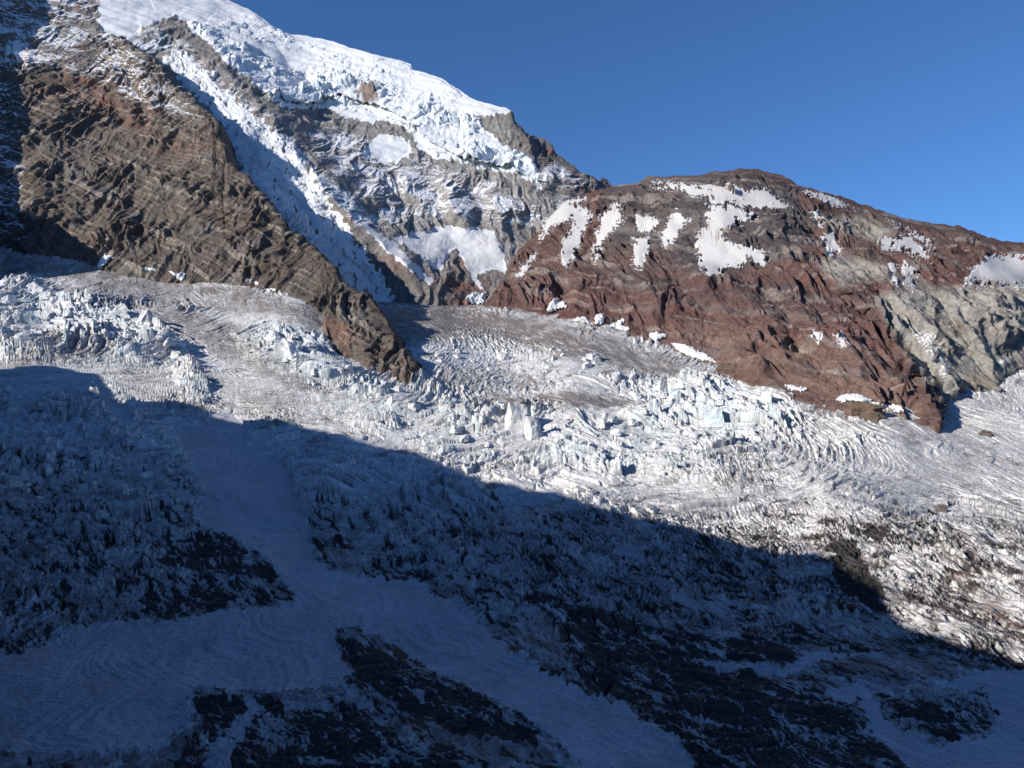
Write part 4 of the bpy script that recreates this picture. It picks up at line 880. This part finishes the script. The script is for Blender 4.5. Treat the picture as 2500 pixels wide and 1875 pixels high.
SER = [  # base x, base y, width and height in photograph pixels
    (1255, 1066, 66, 74, ICE, 'tallest and widest ice tower, at the front edge of the dark debris flat'),
    (1302, 1082, 40, 60, ICE, 'pointed ice tower leaning on the right side of the tallest one'),
    (1089, 1024, 42, 40, ICE, 'square ice tower left of the tallest one, above a heap of rubble'),
    (1130, 1030, 34, 38, ICE, 'grey streaked ice tower between the square tower and the tallest one'),
    (975, 1018, 64, 34, ICE, 'long block of cracked ice at the left end of the ice cliff'),
    (900, 1010, 44, 28, ICE, 'low square ice block near the left end of the ice cliff'),
    (1745, 1043, 44, 40, BLUE, 'blue ice cube with a shaded face, among the rubble on the right'),
    (1868, 985, 30, 36, CLEAN, 'tilted clean ice block overlooking the right icefall, beside a deep shadow'),
    (1765, 952, 28, 30, CLEAN, 'upright white ice block at the upper edge of the right icefall'),
    (1700, 942, 34, 28, CLEAN, 'broad white ice block on the upper edge of the right icefall'),
    (1616, 965, 30, 34, ICE, 'dark cracked ice block at the left end of the right icefall'),
    (79, 718, 40, 32, ICE, 'topmost ice block of the upper left icefall, with slanting layers'),
    (288, 784, 42, 42, ICE, 'broken ice block at the bend of the upper left icefall'),
    (208, 818, 36, 26, CLEAN, 'smooth white ice block lying below the upper left icefall'),
    (352, 800, 36, 40, ICE, 'ice block with a shaded hollow behind it on the upper left icefall'),
    (712, 886, 48, 40, CLEAN, 'large bright slab of ice in the middle left row below the dark spur'),
    (668, 848, 38, 28, CLEAN, 'bright slab of ice at the top of the middle left row'),
    (738, 908, 34, 28, ICE, 'shadow-edged ice block under the large bright slab'),
    (830, 938, 34, 22, ICE, 'low ice block at the lower end of the middle left row'),
    (1450, 882, 34, 24, ICE, 'ice block beside a blue hollow in the small central icefall'),
    (1230, 880, 36, 22, ICE, 'ice block left of the blue hollow in the small central icefall'),
    (1835, 926, 24, 14, CLEAN, 'small white ice boulder beside the brown rock at the hill foot'),
]
for k, (bx, by, w_, h_, cols, lab) in enumerate(SER):
    p = on_glacier(bx, by); m = p[1] / FOC
    o = lump('serac', (p[0], p[1] + w_ * m * .3, p[2]), w_ * m * 1.1, h_ * m * 1.12, w_ * m * .9, 100 + k, M_berg, cols, rot=(k * .7) % .8 - .4, n=16, cuts=6, taper=.14, rough=.06)
    tag(o, lab, 'ice tower' if h_ > 30 else 'ice block', 'towers and blocks of ice standing out of the icefalls')
rg = random.Random(5)
ZN = [([(20, 700), (120, 715), (260, 755), (340, 800), (420, 850), (480, 920), (500, 960), (400, 900), (250, 830), (80, 800), (0, 780)], 46, 'jagged white ice block crowded into the upper left icefall', 13, 26),
      ([(590, 830), (700, 830), (820, 880), (980, 940), (1060, 980), (900, 975), (780, 960), (660, 900)], 40, 'slanting white ice block in the crevassed row below the dark spur', 12, 26),
      ([(860, 1010), (1200, 1010), (1480, 1015), (1700, 1030), (1900, 1060), (1800, 1140), (1500, 1150), (1150, 1110), (900, 1060)], 80, 'broken ice block in the sunlit rubble across the middle of the glacier', 12, 30),
      ([(1510, 940), (1700, 930), (1850, 975), (1940, 1030), (1700, 1010), (1540, 985)], 46, 'sharp white ice block in the icefall under the red hill', 12, 26),
      ([(1040, 870), (1200, 845), (1380, 850), (1480, 900), (1400, 925), (1100, 925)], 24, 'small grey-white ice block in the little icefall on the upper glacier', 10, 20),
      ([(0, 960), (200, 960), (400, 1080), (460, 1240), (250, 1300), (0, 1280)], 36, 'bluish ice block in the shaded broken ice at the lower left', 14, 34)]
for pl, cnt, lab, s0, s1 in ZN:
    P_ = np.array(pl, float); k = 0; tries = 0
    while k < cnt and tries < 4000:
        tries += 1
        bx = rg.uniform(P_[:, 0].min(), P_[:, 0].max()); by = rg.uniform(P_[:, 1].min(), P_[:, 1].max())
        if poly_sd(np.array([bx]), np.array([by]), pl)[0] < 2: continue
        p = on_glacier(bx, by); m = p[1] / FOC; s_ = rg.uniform(s0, s1) * m
        o = lump('ice_block', p, s_ * rg.uniform(.9, 1.5), s_ * rg.uniform(.55, .95), s_ * rg.uniform(.8, 1.3), 1000 + tries * 7 + cnt, M_berg, ICE if rg.random() < .8 else CLEAN, n=10, sink=.34, rough=.1)
        tag(o, lab, 'ice block', lab.replace('block', 'blocks', 1)); k += 1
def overlay(name, P, Nn_, X, Y, poly, lab, cat, group, thick, cols, mat=M_berg):
    """a bank of snow or ice lying on the ground inside an outline, thick in the middle and thinning to its edge"""
    Pp = np.array(poly, float); lo, hi = Pp.min(0) - 12, Pp.max(0) + 12
    m = (X > lo[0]) & (X < hi[0]) & (Y > lo[1]) & (Y < hi[1])
    js, is_ = np.where(m)
    if not len(js): return
    a, b_, c_, d_ = js.min(), js.max() + 1, is_.min(), is_.max() + 1
    x, y, p, nn = X[a:b_, c_:d_], Y[a:b_, c_:d_], P[a:b_, c_:d_], Nn_[a:b_, c_:d_]
    sd = poly_sd(x + n2(x / 7., y / 5., 601) * 4, y + n2(x / 6., y / 6., 602) * 4, poly)
    v = sd > -1.5
    keep = v[:-1, :-1] & v[1:, :-1] & v[1:, 1:] & v[:-1, 1:]
    if not keep.any(): return
    keep = biggest(keep)
    blk_ = n3(p[..., 0] / 9., p[..., 1] / 9., p[..., 2] / 7., 603) + .5 * n3(p[..., 0] / 4., p[..., 1] / 4., p[..., 2] / 3., 604)
    q = p + (nn * .6 + np.array([0, -.5, .6])) * (np.clip((sd + 1.5) / 5., 0, 1) ** .5 * thick * (1 + .5 * blk_) - .8 * (sd < 0))[..., None]
    c = lerp(rgb(*cols[0]) + 0 * p, rgb(*cols[1]) + 0 * p, np.clip(.5 * n3(p[..., 0] / 12., p[..., 1] / 12., p[..., 2] / 5., 605) + .1, 0, 1))
    tag(sub_mesh(name, q, keep, mat, {'Col': c, 'snow': 0 * x}), lab, cat, group)
BG = 'banks of broken ice and snow along the rock foot'
for sd_, th_, poly, lab in [
    ('m', 9, [(1136, 728), (1160, 716), (1175, 722), (1187, 716), (1182, 734), (1172, 745), (1150, 742), (1140, 736)], 'heap of broken white ice in the valley corner between the two mountains'),
    ('h', 9, [(1346, 742), (1352, 732), (1364, 732), (1362, 744), (1380, 742), (1384, 750), (1352, 762), (1338, 764), (1336, 758)], 'steep ragged ice pile sticking up against red rock'),
    ('h', 12, [(1340, 786), (1370, 780), (1400, 782), (1430, 776), (1440, 790), (1445, 802), (1400, 800), (1350, 794)], 'long white ice bank with a cliffed edge at the red hill foot'),
    ('h', 10, [(1452, 772), (1466, 770), (1478, 778), (1474, 792), (1456, 794)], 'small square white ice lump between two longer banks'),
    ('h', 8, [(1476, 800), (1500, 792), (1520, 782), (1526, 788), (1512, 796), (1536, 802), (1538, 816), (1505, 808), (1480, 808)], 'wedge of white ice running down right at the red hill foot'),
    ('h', 9, [(1586, 816), (1604, 814), (1628, 820), (1622, 826), (1604, 836), (1588, 832)], 'bright flat-topped ice bank alone at the red hill foot'),
    ('h', 6, [(1640, 838), (1680, 846), (1730, 870), (1750, 886), (1700, 880), (1650, 856)], 'slanting white snow bank between the red hill and the grey ice'),
    ('h', 4, [(1912, 940), (1940, 942), (1972, 950), (1970, 954), (1930, 954)], 'thin white snow ledge under the grey rock bulge'),
    ('h', 5, [(2036, 978), (2060, 964), (2090, 962), (2110, 970), (2130, 982), (2165, 990), (2196, 990), (2206, 1004), (2180, 1016), (2160, 1000), (2120, 990), (2080, 978), (2062, 982)], 'winding white snow ledge over the brown outcrop at the hill end'),
    ('s', 6, [(243, 640), (256, 624), (266, 628), (280, 628), (268, 640), (256, 652), (252, 664), (240, 660)], 'upright ragged snow bank beside the shaded gully at the left'),
    ('s', 2, [(334, 656), (350, 654), (382, 656), (380, 661), (350, 661)], 'thin flat snow strip at the foot of the dark spur'),
    ('s', 5, [(412, 662), (420, 664), (432, 672), (448, 666), (452, 674), (446, 688), (436, 684), (424, 672)], 'curved snow bank with a dark hollow under the dark spur'),
    ('s', 3, [(608, 684), (616, 682), (622, 688), (644, 692), (642, 697), (624, 695)], 'small snow bank above the rippled grit below the spur'),
    ('s', 4, [(625, 714), (640, 706), (660, 706), (682, 706), (664, 713), (650, 718), (628, 719)], 'bright snow bank over a dark hole near the spur tip'),
    ('s', 4, [(678, 734), (692, 728), (716, 728), (722, 732), (700, 740), (684, 740)], 'grey-edged snow bank left of the last one before the spur tip'),
    ('s', 4, [(716, 746), (730, 744), (752, 738), (748, 748), (736, 758), (724, 754)], 'triangular snow bank nearest the spur tip')]:
    G_ = {'h': (HILL_P, HILL_N, HILL_PX, HILL_PY), 's': (SPUR_P, SPUR_N, SPUR_PX, SPUR_PY), 'm': (MTN_P, MTN_N, MTN_PX, MTN_PY)}[sd_]
    overlay('ice_bank', *G_, poly, lab, 'ice bank', BG, th_, CLEAN)
RK = [(2125, 1028, 112, 44, 'brown rock outcrop rising through the ice under the end of the red hill', BROWN), (1798, 920, 84, 26, 'low brown rock outcrop with dirty edges at the red hill foot', BROWN),
      (1012, 914, 50, 22, 'heap of dark rubble at the tip of the rock spur', DARK), (2302, 1256, 24, 14, 'single dark boulder on the pale ice right of the middle', GREYROCK), (2412, 1068, 34, 12, 'flat dark boulder patch below the end of the hill', GREYROCK),
      (1920, 1100, 12, 8, 'tiny dark boulder on the ice above the wavy bands', GREYROCK)]
for k, (bx, by, w_, h_, lab, cols) in enumerate(RK):
    p = on_glacier(bx, by); m = p[1] / FOC
    o = lump('rock_outcrop' if w_ > 60 else 'boulder', (p[0], p[1] + w_ * m * .25, p[2]), w_ * m * 1.1, h_ * m * 1.5, w_ * m * .55, 500 + k, M_rock, cols, cuts=14, rot=-.3, n=20, rough=.13, taper=.4)
    tag(o, lab, 'rock' if w_ > 60 else 'boulder')
print('done', time.time() - T0)
